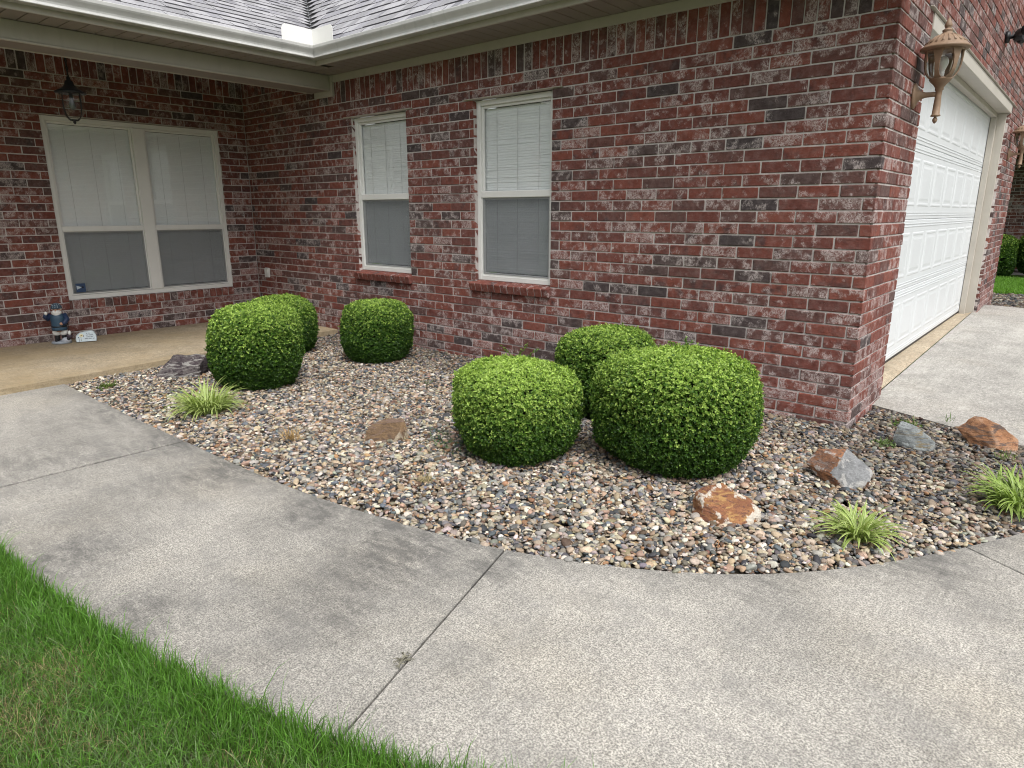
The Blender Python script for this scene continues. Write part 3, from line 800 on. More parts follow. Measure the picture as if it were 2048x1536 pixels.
dist = np.hypot(X - CAM[0], Y - CAM[1])
S = rng.gamma(7, .0034, len(X)) ; S = np.clip(S, .011, .052)
Z = bed_h(X, Y) + rng.uniform(-.012, .008, len(X))
# keep away from rims
near = dist < 5.0
nd = np.array([np.min(np.hypot(IN[:, 0] - x, IN[:, 1] - y)) for x, y in zip(X, Y)])
keep = nd > S * .42; X, Y, Z, S, near, dist, nd = [q[keep] for q in (X, Y, Z, S, near, dist, nd)]
Z = Z - np.clip(.06 - nd, 0, .06) * .15
dirt_shade = np.ones(len(X)); dirt_shade *= np.where(Y > -.55, .68, 1.0) * np.where((X > .1) & (Y > -1.2), .82, 1.0)  # shade near the wall, with some dirt, painted into the pebble colour
a = pebbles('g', X[near], Y[near], Z[near], S[near], 2, dirt_shade[near]); b = pebbles('g', X[~near], Y[~near], Z[~near], S[~near], 1, dirt_shade[~near])
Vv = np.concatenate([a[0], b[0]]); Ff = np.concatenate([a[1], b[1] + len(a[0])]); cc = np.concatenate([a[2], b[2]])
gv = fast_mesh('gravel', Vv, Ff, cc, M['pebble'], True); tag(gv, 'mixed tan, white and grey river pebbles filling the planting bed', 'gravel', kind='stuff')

# ------------------------------------------------------------------ clipped boxwood shrubs
def superell(d, e=3.5):
    """radius multiplier so that a direction d (n,3 in unit shape space) lands on |.|^e surface: horizontal circle, vertical superellipse"""
    rh = np.hypot(d[:, 0], d[:, 1]); return 1.0 / (np.abs(rh) ** e + np.abs(d[:, 2]) ** e) ** (1 / e)
def shrub(cx, cy, a, h, seed, label, fresh=.5, dens=1.0, lsz=1.0, sprouts=()):
    g = np.random.default_rng(seed)
    root = empty('boxwood_shrub', (cx, cy, 0), label=label, cat='shrub', group='clipped boxwood shrubs in the gravel bed')
    area = 2 * math.pi * a * h + math.pi * a * a; ns = int(area * 6200 * dens)
    d = g.normal(size=(int(ns * 2.35), 3)); d /= np.linalg.norm(d, axis=1)[:, None]
    r = superell(d); kp = g.random(len(d)) < (r / r.max()) ** 3 * np.where(d[:, 2] < -.8, .4, 1); d, r = d[kp], r[kp]; ns = len(d)
    lump = np.ones(ns)
    for _ in range(16):
        q = g.normal(size=3); q /= np.linalg.norm(q); lump += g.uniform(-.095, .065) * np.exp(-((d - q) ** 2).sum(1) / .16)
    for _ in range(44):
        q = g.normal(size=3); q /= np.linalg.norm(q); lump += g.uniform(-.07, .05) * np.exp(-((d - q) ** 2).sum(1) / .02)
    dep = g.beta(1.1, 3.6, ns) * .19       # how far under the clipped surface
    rad = (r * lump * (1 - dep) + g.normal(0, .017, ns) + np.where(g.random(ns) < .03, g.uniform(0, .06, ns), 0)) * .985
    P = np.stack([d[:, 0] * rad * a, d[:, 1] * rad * a, h * .48 + d[:, 2] * rad * h * .52], 1)
    P[:, :2] *= (1 - .10 * np.clip((.40 * h - P[:, 2]) / (.40 * h), 0, 1))[:, None]
    ok = P[:, 2] > .005; P, d = P[ok], d[ok]; dep = dep[ok]; n = len(P)
    # growth axis: outwards and up
    ax = d * np.array((1, 1, .8)) + np.array((0, 0, .45)) + g.normal(0, .45, (n, 3)); ax /= np.linalg.norm(ax, axis=1)[:, None]
    lit_tone = np.clip(g.normal(fresh - .20, .25, n) + .66 * d[:, 2] - dep * 3.2, 0, 1)  # overhead light and inner shade painted into leaf colour, over random variation
    for (sx, sy, sz, hh) in sprouts:    # unclipped shoots
        m = 9; tt = np.linspace(0, 1, m)
        for w in range(3):
            o = np.array((sx, sy, sz)) + g.normal(0, .016, 3) * (1, 1, 0); tip = o + np.array((g.normal(0, .05), g.normal(0, .05), hh * g.uniform(.6, 1)))
            Q = o + (tip - o) * tt[:, None]; P = np.concatenate([P, Q]); A = np.tile((0, 0, 1.0), (m, 1)) + g.normal(0, .25, (m, 3)); ax = np.concatenate([ax, A / np.linalg.norm(A, axis=1)[:, None]])
            lit_tone = np.concatenate([lit_tone, np.full(m, .45)])
    n = len(P)
    t1 = np.cross(ax, g.normal(size=(n, 3))); t1 /= np.linalg.norm(t1, axis=1)[:, None]; t2 = np.cross(ax, t1)
    NL = 6; Vs = []; Cs = []
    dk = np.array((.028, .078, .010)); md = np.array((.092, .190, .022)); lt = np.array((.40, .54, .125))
    for k in range(NL):
        th = k * 2.4 + g.uniform(0, .8, n); el = g.normal(.55, .25, n) if k < NL - 1 else g.normal(1.2, .2, n)
        dirn = (t1 * np.cos(th)[:, None] + t2 * np.sin(th)[:, None]) * np.cos(el)[:, None] + ax * np.sin(el)[:, None]
        side = np.cross(dirn, ax); sn = np.linalg.norm(side, axis=1)[:, None]; side = np.where(sn > 1e-3, side / np.maximum(sn, 1e-6), t1)
        nrm = np.cross(side, dirn)
        ln = (g.uniform(.0095, .0150, n) * lsz)[:, None]; wd = (g.uniform(.0036, .0055, n) * lsz)[:, None]
        base = P + ax * (g.uniform(-.008, .008, n))[:, None]
        b0 = base; tp = base + dirn * ln + nrm * ln * -.10; md_ = base + dirn * ln * .52
        l = md_ + side * wd + nrm * ln * .14; rr = md_ - side * wd + nrm * ln * .14
        Vs.append(np.stack([b0, rr, tp, l], 1))
        y = np.clip(lit_tone + g.normal(0, .16, n) + (.12 if k >= NL - 2 else 0), 0, 1)[:, None]
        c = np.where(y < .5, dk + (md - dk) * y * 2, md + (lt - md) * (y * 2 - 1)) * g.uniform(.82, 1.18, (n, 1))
        Cs.append(np.repeat(c[:, None, :], 4, 1))
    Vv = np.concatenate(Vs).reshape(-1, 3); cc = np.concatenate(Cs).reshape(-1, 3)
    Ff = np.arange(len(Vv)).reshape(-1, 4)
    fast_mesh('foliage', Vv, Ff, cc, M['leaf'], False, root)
    # twiggy inside: stems fanning out from the ground and an added solid core, dark for the shaded inside, blocking see-through
    b = MB(); 
    for k in range(46):
        dd = g.normal(size=3); dd[2] = abs(dd[2]) + .1; dd /= np.linalg.norm(dd); rr = superell(dd[None])[0] * .86
        e = np.array((dd[0] * a * rr, dd[1] * a * rr, h * .48 + (dd[2] - .35) * h * .52 * rr)); s0 = np.array((g.normal(0, .05), g.normal(0, .05), -.03))
        mid = s0 * .4 + e * .6 * np.array((.8, .8, 1)) + (0, 0, .03)
        b.tube([s0, mid, e], [.011, .006, .002], 5)
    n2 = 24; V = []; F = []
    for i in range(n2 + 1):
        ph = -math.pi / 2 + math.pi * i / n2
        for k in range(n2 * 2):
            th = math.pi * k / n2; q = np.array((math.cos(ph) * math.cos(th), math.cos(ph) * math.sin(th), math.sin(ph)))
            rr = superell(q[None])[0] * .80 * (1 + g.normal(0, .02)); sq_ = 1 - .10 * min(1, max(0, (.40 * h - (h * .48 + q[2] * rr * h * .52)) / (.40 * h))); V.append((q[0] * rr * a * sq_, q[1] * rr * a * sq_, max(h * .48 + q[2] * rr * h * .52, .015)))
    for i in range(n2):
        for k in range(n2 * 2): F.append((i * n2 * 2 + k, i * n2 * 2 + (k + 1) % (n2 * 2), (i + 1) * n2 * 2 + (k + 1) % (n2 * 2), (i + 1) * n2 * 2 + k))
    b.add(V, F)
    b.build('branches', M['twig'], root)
    return root
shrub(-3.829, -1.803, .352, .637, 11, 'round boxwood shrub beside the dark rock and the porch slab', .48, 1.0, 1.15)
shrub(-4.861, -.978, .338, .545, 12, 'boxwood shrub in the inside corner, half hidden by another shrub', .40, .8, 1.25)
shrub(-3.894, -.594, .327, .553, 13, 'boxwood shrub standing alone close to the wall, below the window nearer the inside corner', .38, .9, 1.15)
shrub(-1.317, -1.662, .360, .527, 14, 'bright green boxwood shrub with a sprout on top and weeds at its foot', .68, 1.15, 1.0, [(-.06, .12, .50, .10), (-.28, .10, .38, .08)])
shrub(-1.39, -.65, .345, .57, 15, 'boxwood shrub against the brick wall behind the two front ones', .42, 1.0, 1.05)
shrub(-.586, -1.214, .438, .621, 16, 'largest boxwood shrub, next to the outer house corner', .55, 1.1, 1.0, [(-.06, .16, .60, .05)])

# ------------------------------------------------------------------ accent rocks
def rock(name, loc, pts, yaw, mat, label, seed, rough=.005, facets=()):
    """convex hull of hand placed corners, broken up; x right, y away, z up seen from the bed's front.
    tone.r = closeness to a broken edge, tone.g = facet tint, tone.b = stone kind of the facet (rust crust or fresh break)"""
    from mathutils import noise as mn
    g = np.random.default_rng(seed); bm = bmesh.new()
    for p in pts: bm.verts.new((p[0] * 1.03, p[1] * 1.0, p[2] * (1.0 if p[2] > 0 else 1)))
    bmesh.ops.convex_hull(bm, input=bm.verts)
    bmesh.ops.delete(bm, geom=[v for v in bm.verts if not v.link_faces], context='VERTS')
    bm.normal_update()
    bmesh.ops.dissolve_limit(bm, angle_limit=R(9), verts=bm.verts, edges=bm.edges)
    bm.normal_update()
    segs = [(e.verts[0].co.copy(), e.verts[1].co.copy()) for e in bm.edges if len(e.link_faces) == 2 and e.calc_face_angle(0) > R(20)]
    fc = []
    for f in bm.faces:
        k = 0.0
        for (d, kk) in facets:
            if f.normal.dot(Vector(d).normalized()) > .80: k = kk
        fc.append((f.calc_center_median(), f.normal.copy(), k, g.random()))
    bmesh.ops.triangulate(bm, faces=bm.faces)
    for _ in range(5):
        es = [e for e in bm.edges if e.calc_length() > .012]
        if not es: break
        bmesh.ops.subdivide_edges(bm, edges=es, cuts=1); bmesh.ops.triangulate(bm, faces=bm.faces)
    for _ in range(3): bmesh.ops.smooth_vert(bm, verts=bm.verts, factor=.5, use_axis_x=True, use_axis_y=True, use_axis_z=True)
    bm.verts.ensure_lookup_table(); tone = []
    for v in bm.verts:
        dmin = 1.0
        for (a, b) in segs:
            ab = b - a; t_ = max(0, min(1, (v.co - a).dot(ab) / max(ab.dot(ab), 1e-9))); dmin = min(dmin, (v.co - a - ab * t_).length)
        best = min(fc, key=lambda q: abs((v.co - q[0]).dot(q[1])))
        tone.append((math.exp(-dmin / .028), best[3], best[2], 1.0))
    bm.normal_update(); mv = []
    for v in bm.verts:
        q = v.co * 12 + Vector((seed * 3.1, 0, 0)); lam = mn.noise(Vector((q.x * .35, q.y * .35, q.z * 5 + q.x * .8)))
        d = mn.noise(q) * rough * 1.6 + mn.noise(q * 3.4) * rough * .8 + (abs(lam) - .3) * rough * .9 + mn.noise(q * 8) * rough * .25
        mv.append(v.co + v.normal * d)
    for v, c in zip(bm.verts, mv): v.co = c
    me = bpy.data.meshes.new(name); bm.to_mesh(me); bm.free(); me.materials.append(mat)
    at = me.color_attributes.new('tone', 'FLOAT_COLOR', 'POINT'); at.data.foreach_set('color', np.array(tone, np.float32).ravel())
    o = bpy.data.objects.new(name, me); C.objects.link(o); o.location = loc; o.rotation_euler = (0, 0, yaw)
    tag(o, label, 'rock', 'accent rocks lying on the gravel'); return o
YC = R(40.4)
def yaw_at(x, y): return math.atan2(y - CAM[1], x - CAM[0]) - math.pi / 2
rust = m_rock('rust_rock', (.22, .095, .052), (.30, .145, .065), (.13, .062, .048), (.56, .52, .45), (.60, .59, .57), .9, (.36, .21, .085))
rustgrey = m_rock('rust_grey_rock', (.26, .12, .06), (.19, .10, .065), (.12, .075, .06), (.42, .41, .39), (.25, .255, .26), .7, (.22, .17, .15))
grey = m_rock('grey_rock', (.16, .175, .175), (.19, .205, .205), (.12, .125, .13), (.27, .29, .29), (.17, .185, .19), .7, (.17, .14, .09))
orange = m_rock('orange_rock', (.29, .14, .070), (.35, .19, .105), (.16, .08, .05), (.38, .25, .17), (.20, .15, .12), .5, (.12, .085, .07))
purple = m_rock('lichen_rock', (.060, .046, .052), (.13, .115, .112), (.032, .026, .03), (.17, .155, .15), (.035, .028, .03), .3, (.27, .26, .245))
tan = m_rock('tan_rock', (.20, .13, .072), (.155, .10, .062), (.11, .072, .05), (.36, .31, .23), (.22, .16, .11), .7, (.19, .13, .10))
rock('rock', (-4.64, -2.05, 0), [(-.20, -.10, -.03), (.13, -.13, -.03), (.20, .05, -.03), (-.12, .14, -.03), (-.20, -.06, .04), (-.06, .13, .165), (.19, .10, .145), (.12, -.09, .09), (-.12, -.11, .035), (.20, .06, .10)], yaw_at(-4.58, -2.02), purple, 'dark purplish lichen-spotted rock behind the left striped grass clump', 1, .008, [((1, -.6, .1), 1.0)])
rock('rock', (-2.03, -2.02, 0), [(-.14, -.01, -.03), (.02, -.06, -.03), (.125, .0, -.03), (.02, .10, -.03), (-.14, .0, .022), (-.10, .04, .090), (.0, .07, .128), (.105, .045, .125), (.06, -.04, .02), (.13, .02, .055), (-.02, -.05, .0), (-.10, -.03, .0)], yaw_at(-2.03, -2.02), tan, 'tan flat-faced rock alone in the middle of the gravel', 2)
rock('rock', (-.05, -1.72, 0), [(-.145, -.02, -.03), (-.05, -.075, -.03), (.05, -.09, -.03), (.14, .02, -.03), (-.05, .12, -.03), (-.15, .03, .075), (-.135, .06, .105), (-.105, -.03, .095), (-.10, -.06, .0), (-.03, .11, .132), (.10, .09, .072), (.145, .03, .05), (.13, -.01, .005), (.05, -.085, -.012), (-.03, -.08, -.01)], yaw_at(-.05, -1.72), rust, 'rust and white wedge-shaped rock nearest the sidewalk curve', 3, .004)
rock('rock', (.215, -.96, 0), [(-.02, -.05, -.03), (.06, -.09, -.03), (.12, .03, -.03), (-.03, .13, -.03), (-.165, .03, .075), (-.115, .09, .145), (.02, .12, .150), (.0, .0, .135), (.145, .04, .080), (.135, -.01, .045), (.035, -.095, .010), (-.04, -.05, .065), (-.16, .045, .06)], yaw_at(.215, -.96), rustgrey, 'half rusty, half grey rock tilted up between two others', 4, .004, [((.55, -.75, .75), 1.0), ((.8, -.5, .3), 1.0)])
rock('rock', (.385, -.11, 0), [(-.10, -.04, -.03), (.09, -.06, -.03), (.11, .04, -.03), (-.08, .07, -.03), (-.088, .0, .125), (-.075, .04, .145), (.01, .03, .120), (.105, -.02, .055), (.10, -.05, .015), (-.105, -.04, .05), (.01, -.07, .015), (.05, .02, .09)], yaw_at(.385, -.11), grey, 'blue-grey rock near the outer house corner', 5, .004)
rock('rock', (.70, .205, 0), [(-.05, -.02, -.03), (.13, -.06, -.03), (.14, .05, -.03), (-.05, .08, -.03), (-.155, .02, .080), (-.075, .07, .155), (-.02, .09, .15), (.07, .08, .115), (.15, .02, .055), (.155, -.03, .012), (.07, -.07, .010), (-.02, -.03, .045), (.02, .0, .10)], yaw_at(.70, .205), orange, 'orange rust rock leaning at the driveway edge', 6, .005)

# ------------------------------------------------------------------ strap-leaved grass clumps (striped)
def strap_clump(loc, n, ln, seed, label, spread=.07, pale=1.0, lean=(0, 0)):
    g = np.random.default_rng(seed); Vs = []; Fs = []; Cs = []; base = 0
    for i in range(n):
        th = g.uniform(0, 2 * np.pi); r0 = spread * math.sqrt(g.random()); o = np.array((r0 * math.cos(th), r0 * math.sin(th), .0))
        th += g.normal(0, .9); d = np.array((math.cos(th) + lean[0], math.sin(th) + lean[1], 0)); d /= np.linalg.norm(d)
        Ln = ln * g.uniform(.55, 1.15); el = g.uniform(.75, 1.45); droop = g.uniform(1.0, 2.3); w = g.uniform(.0032, .0060)
        p = o.copy(); m = 8; side = np.array((-d[1], d[0], 0)); row = []
        for k in range(m + 1):
            f = k / m; ww = w * (1.0 if f < .6 else max(.08, 1 - ((f - .6) / .4) ** 1.6)) * (.75 + .25 * min(1, f * 4))
            e = el - droop * f ** 1.3; dr_ = d * math.cos(e) + np.array((0, 0, math.sin(e)))
            nrm = np.cross(side, dr_)
            row.append((p - side * ww + nrm * ww * .35, p.copy(), p + side * ww + nrm * ww * .35)); p = p + dr_ * Ln / m
            if p[2] < .006: p[2] = .006
        pl = g.uniform(.6, 1.0) * pale; gr = np.array((.175, .275, .042)) * g.uniform(.8, 1.25); ed = gr * (1 - pl) + np.array((.56, .60, .27)) * pl
        for (a_, b_, c_) in row: Vs += [a_, b_, c_]; Cs += [ed, gr, ed]
        for k in range(m):
            for q in (0, 1): s_ = base + k * 3 + q; Fs.append((s_, s_ + 1, s_ + 4, s_ + 3))
        base += 3 * (m + 1)
    root = fast_mesh('grass_clump', np.array(Vs), np.array(Fs), np.array(Cs), M['strap'], True)
    root.location = loc; tag(root, label, 'ornamental grass', 'striped grass clumps in the gravel'); return root
strap_clump((-3.42, -2.44, .0), 330, .25, 21, 'pale striped grass clump in front of the dark rock', .10)
strap_clump((.445, -1.56, .0), 165, .205, 22, 'striped grass clump in front of the tilted rusty rock', .035, .9)
strap_clump((.93, -.74, .0), 280, .22, 23, 'greener striped grass clump at the right, beside the sidewalk', .09, .45)

# ------------------------------------------------------------------ small weeds and dry stubs
def weed(name, loc, n, ln, col, label, cat, seed, spread=.03, flat=.5, leafy=False, w=.0022, group=None, mat='grass'):
    g = np.random.default_rng(seed); Vs = []; Fs = []; Cs = []
    for i in range(n):
        th = g.uniform(0, 2 * np.pi); o = np.array((g.normal(0, spread), g.normal(0, spread), 0)); el = np.clip(g.normal(flat, .35), .05, 1.5)
        d = np.array((math.cos(th) * math.cos(el), math.sin(th) * math.cos(el), math.sin(el))); Ln = ln * g.uniform(.4, 1.1); s_ = np.cross(d, (0, 0, 1)); s_ /= np.linalg.norm(s_) + 1e-9
        c = np.array(col) * g.uniform(.7, 1.35)
        b = len(Vs); mid = o + d * Ln * .55; tip = o + d * Ln + np.array((0, 0, -.25 * Ln * math.cos(el)))
        Vs += [o - s_ * w * .5, o + s_ * w * .5, mid + s_ * w, tip, mid - s_ * w]; Cs += [c] * 5
        Fs += [(b, b + 1, b + 2, b + 4), (b + 4, b + 2, b + 3, b + 3)]
        if leafy:
            for k in range(9):
                q = o + (tip - o) * (k + 1) / 9.5; ld = g.normal(size=3); ld /= np.linalg.norm(ld); ls = np.cross(ld, d); ls /= np.linalg.norm(ls) + 1e-9; b = len(Vs); lw = w * 1.5; ll = .013
                Vs += [q, q + ld * ll * .5 + ls * lw, q + ld * ll, q + ld * ll * .5 - ls * lw, q]; Cs += [c * g.uniform(.8, 1.2)] * 5; Fs += [(b, b + 1, b + 2, b + 3)]
    b = MB(); b.add(np.array(Vs), [tuple(dict.fromkeys(f)) for f in Fs], 0, np.array(Cs)); o = b.build(name, M[mat]); o.location = loc; tag(o, label, cat, group); return o
weed('weed', (-1.62, -1.80, .01), 130, .11, (.085, .15, .065), 'greyish feathery weed sprawling at the foot of the bright shrub', 'weed', 31, .10, .35, True, .0016)
weed('weed', (.28, .28, .01), 60, .075, (.10, .17, .035), 'small leafy weed between the house corner and the grey rock', 'weed', 32, .035, .6, True)
weed('weed', (.25, -.20, .01), 40, .055, (.12, .18, .06), 'low pale weed just left of the blue-grey rock', 'weed', 33, .03, .5, True)
weed('weed', (.475, .485, .03), 16, .08, (.09, .17, .03), 'thin grass sprig at the driveway edge', 'weed', 34, .012, 1.1)
weed('weed', (.83, -.02, .01), 26, .07, (.13, .19, .05), 'pale sprig in front of the orange rock', 'weed', 35, .025, .8)
weed('weed', (-2.85, -.95, .01), 34, .07, (.13, .16, .09), 'faint dry green weed in the gravel near the wall', 'weed', 36, .028, .8)
weed('weed', (-4.70, -2.62, .01), 40, .06, (.10, .15, .03), 'tiny weed near the porch slab corner', 'weed', 38, .028, .5, True)
weed('dry_stub', (-2.44, -2.40, .02), 90, .10, (.42, .29, .14), 'dry tan grass stub standing in the gravel near the sidewalk', 'dry grass', 41, .022, 1.0, False, .0022, None, 'straw')
weed('dry_stub', (-1.36, -2.32, .02), 50, .07, (.34, .28, .15), 'dry straw tuft in front of the bright shrub', 'dry grass', 42, .014, .7, False, .0018, None, 'straw')
weed('dry_stub', (.05, -1.98, .0), 26, .05, (.38, .20, .11), 'reddish dead tuft just in front of the white-edged rock', 'dry grass', 43, .03, .5, False, .002, None, 'straw')
weed('dry_sprig', (-.405, -3.30, .004), 13, .055, (.20, .19, .15), 'dried dark weed lying across the sidewalk joint', 'weed', 44, .012, .12, True, .0014, None, 'straw')

# ------------------------------------------------------------------ lawn
LAWN = [tuple(p) for p in OUTE if p[0] > -4.96] + [(4.2, -1.2), (4.2, -9), (-4.96, -9), (-4.96, OUTE[0][1])]
poly_obj('lawn_soil', [tuple(p + NO[i] * -.01) for i, p in enumerate(OUTE)] + [(6, .4), (6, -12), (-9, -12), (-9, OUTE[0][1])], -.028, M['lawnsoil'])
def blades(X, Y, Z, H, Wd, col, g, lean=.45, bias=None):
    n = len(X); th = g.uniform(0, 2 * np.pi, n); ln = np.abs(g.normal(0, 1, n)) * lean + .05
    if bias is not None: dx = np.cos(th) * ln + bias[:, 0]; dy = np.sin(th) * ln + bias[:, 1]
    else: dx, dy = np.cos(th) * ln, np.sin(th) * ln
    fac = g.uniform(0, 2 * np.pi, n); sx, sy = np.cos(fac) * Wd / 2, np.sin(fac) * Wd / 2
    O = np.stack([X, Y, Z], 1); sd_ = np.stack([sx, sy, sx * 0], 1)
    q1 = O + np.stack([dx * .28 * H, dy * .28 * H, H * .50], 1); q2 = O + np.stack([dx * .68 * H, dy * .68 * H, H * .83], 1); q3 = O + np.stack([dx * H * 1.1, dy * H * 1.1, H * (1 - .18 * (dx ** 2 + dy ** 2))], 1)
    V = np.stack([O - sd_, O + sd_, q1 + sd_ * .95, q1 - sd_ * .95, q2 + sd_ * .6, q2 - sd_ * .6, q3 + sd_ * .07, q3 - sd_ * .07], 1)
    k = np.arange(n)[:, None, None] * 8; F = np.array([(0, 1, 2, 3), (3, 2, 4, 5), (5, 4, 6, 7)])[None] + k
    c = np.repeat(col[:, None, :], 8, 1) * np.array((.72, .72, .9, .9, 1.05, 1.05, 1.1, 1.1))[None, :, None]
    return V.reshape(-1, 3), F.reshape(-1, 4), c.reshape(-1, 3)
g = np.random.default_rng(5)
def lawn_xy(n, x0, x1, y0, y1):
    X = g.uniform(x0, x1, n); Y = g.uniform(y0, y1, n); m = in_poly(X, Y, LAWN); return X[m], Y[m]
Xa, Ya = lawn_xy(225000, -3.4, .9, -5.0, -3.1); Xb, Yb = lawn_xy(60000, -7, 4, -8.5, -2.0)
m = ~((Xb > -3.4) & (Xb < .9) & (Yb > -5.0) & (Yb < -3.1)); Xb, Yb = Xb[m], Yb[m]
X = np.r_[Xa, Xb]; Y = np.r_[Ya, Yb]
ed = np.empty(len(X)); 
for i0 in range(0, len(X), 20000):
    ed[i0:i0 + 20000] = np.min(np.hypot(OUTE[None, :, 0] - X[i0:i0 + 20000, None], OUTE[None, :, 1] - Y[i0:i0 + 20000, None]), 1)
patch = (np.sin(X * 5.1 + 1.3) * np.sin(Y * 6.3 + X * 2.1) + .6 * np.sin(X * 13.7 - Y * 9.1) * np.sin(Y * 15.1 + 2.0))
edge = np.exp(-(ed / .16) ** 2)
tall = np.clip(edge + .35 * np.clip(patch, 0, 1), 0, 1)
H = (.028 + .043 * tall) * g.uniform(.6, 1.25, len(X)); H = np.where(g.random(len(X)) < .05, H * 1.5, H)
dry = np.clip(.42 - .5 * patch - edge * 1.1, .02, .65); isd = g.random(len(X)) < dry * .6
col = np.array((.078, .195, .026)) * g.uniform(.6, 1.45, (len(X), 1)) + g.random((len(X), 1)) * np.array((.035, .045, .008))
blu = (g.random(len(X)) < .35 * (1 - edge)); col[blu] = np.array((.135, .200, .080)) * g.uniform(.7, 1.3, (blu.sum(), 1))
col[isd] = np.array((.36, .29, .16)) * g.uniform(.6, 1.25, (isd.sum(), 1))
H = np.where(isd, H * .75, H)
Wd = g.uniform(.0012, .0032, len(X)) * (.75 + .45 * tall); Wd[len(Xa):] *= 1.8
Vv, Ff, cc = blades(X, Y, np.full(len(X), -.028), H + .02, Wd, col, g, .95 - .60 * tall)
gr = fast_mesh('grass', Vv, Ff, cc, M['grass'], False); tag(gr, 'green lawn grass with longer blades along the sidewalk edge', 'grass', kind='stuff')

# ------------------------------------------------------------------ wall lanterns beside the garage door
def wall_lantern(loc, label, proto=None):
    if proto is not None:
        r = copy_tree(proto); r.location = loc; r['label'] = label; return r
    root = empty('wall_lantern', loc, label=label, cat='wall lantern', group='tan wall lanterns beside the garage door')
    ARM = .135
    b = MB(); m = Matrix.Translation((0, 0, 0)) @ Matrix.Rotation(R(90), 4, 'Y')
    b.lathe([(.060, .0), (.060, .010), (.052, .016), (.046, .018), (.030, .026), (.019, .042), (.013, .065), (.0115, .10), (.012, ARM)], 24, 0, (1, 1, 1), np.array(m @ Matrix.Diagonal((1.25, .85, 1, 1))))
    b.build('bracket', M['bronze'], root)
    b = MB(); T = Matrix.Translation((ARM, 0, 0))
    b.lathe([(.004, -.168), (.012, -.156), (.014, -.146), (.009, -.136), (.006, -.130), (.026, -.127), (.027, -.122), (.021, -.116), (.019, -.06), (.0165, -.01), (.018, .018), (.023, .022), (.022, .034), (.026, .040), (.034, .052), (.050, .068), (.058, .078), (.060, .084), (.056, .088), (.05, .09)], 24, 0, (1, 1, 1), np.array(T), True, .03, 12)
    b.build('stem', M['bronze'], root)
    b = MB()
    b.lathe([(.105, .240), (.126, .243), (.132, .250), (.130, .258), (.122, .262), (.112, .272), (.094, .292), (.068, .313), (.040, .328), (.028, .336), (.024, .343), (.030, .350), (.022, .356), (.013, .362), (.019, .370), (.021, .378), (.014, .395), (.004, .418)], 32, 0, (1, 1, 1), np.array(T))
    b.lathe([(.03, .235), (.105, .236), (.108, .240), (.02, .242)], 24, 0, (1, 1, 1), np.array(T))
    for k in range(20):
        t = 2 * math.pi * k / 20; p = Vector((ARM + .105 * math.cos(t), .105 * math.sin(t), .278)); p2 = Vector((ARM + .055 * math.cos(t), .055 * math.sin(t), .320)); b.tube([p, p2], [.008, .005], 6)
    b.build('cap', M['bronze'], root)
    # six curved ribs and a glass bowl
    gp = [(.052, .086), (.070, .100), (.084, .125), (.091, .155), (.094, .190), (.093, .236)]
    b = MB()
    for k in range(6):
        t = 2 * math.pi * (k + .35) / 6
        for (r0, z0), (r1, z1), w0, w1 in zip(gp[:-1], gp[1:], (.020, .013, .011, .012, .016), (.013, .011, .012, .016, .028)):
            V = []
            for (rr, zz, ww) in ((r0, z0, w0), (r1, z1, w1)):
                for (o, s) in ((-.003, -1), (-.003, 1), (.005, 1), (.005, -1)):
                    c_, s_ = math.cos(t), math.sin(t); V.append((ARM + (rr + o) * c_ - s * ww * s_, (rr + o) * s_ + s * ww * c_, zz))
            b.add(V, [(0, 1, 5, 4), (1, 2, 6, 5), (2, 3, 7, 6), (3, 0, 4, 7)], 0, (1, 1, 1), None, False)
    b.build('cage', M['bronze'], root)
    b = MB(); b.lathe([(r - .004, z) for r, z in gp], 30, 0, (1, 1, 1), np.array(T)); b.build('glass_bowl', M['lampglass'], root)
    b = MB(); b.lathe([(.014, .088), (.014, .120), (.012, .122), (.020, .140), (.029, .165), (.030, .180), (.022, .200), (.006, .212)], 16, 0, (1, 1, 1), np.array(T)); b.build('bulb', M['bulb'], root)
    return root
lan = wall_lantern((.001, .575, 2.02), 'tan wall lantern between the house corner and the garage door')
wall_lantern((.001, 6.22, 2.02), 'tan wall lantern on the far side of the garage door', lan)

# motion floodlight high on the gable
root = empty('floodlight', (.001, 4.28, 3.0), label='black twin-head motion floodlight high on the brick gable', cat='floodlight')
b = MB(); mx = np.array(Matrix.Rotation(R(90), 4, 'Y')); b.lathe([(.055, 0), (.055, .02), (.048, .035), (.02, .04), (.018, .07)], 20, 0, (1, 1, 1), mx); b.build('base', M['black'], root)
b = MB(); b.cbox((.07, -.055, -.05), (.15, .055, .025), .012); b.ell((.13, 0, -.045), (.035, .04, .03)); b.cbox((.151, -.02, -.02), (.153, .02, -.004), .001, 1); b.build('motion_sensor', [M['black'], M['whitebox']], root)
for sg, tip in ((-1, (.19, -.25, .0)), (1, (.18, .20, .12))):
    b = MB(); b.tube([(.09, sg * .05, .0), (.10, sg * .10, .01)], .012, 8); p = Vector((.10, sg * .10, .01)); q = Vector(tip); d = (q - p)
    b.tube([p, p + d * .2, p + d * .25, q - d * .08, q], [.022, .026, .032, .036, .055], 14); b.build('lamp_head', M['black'], root)

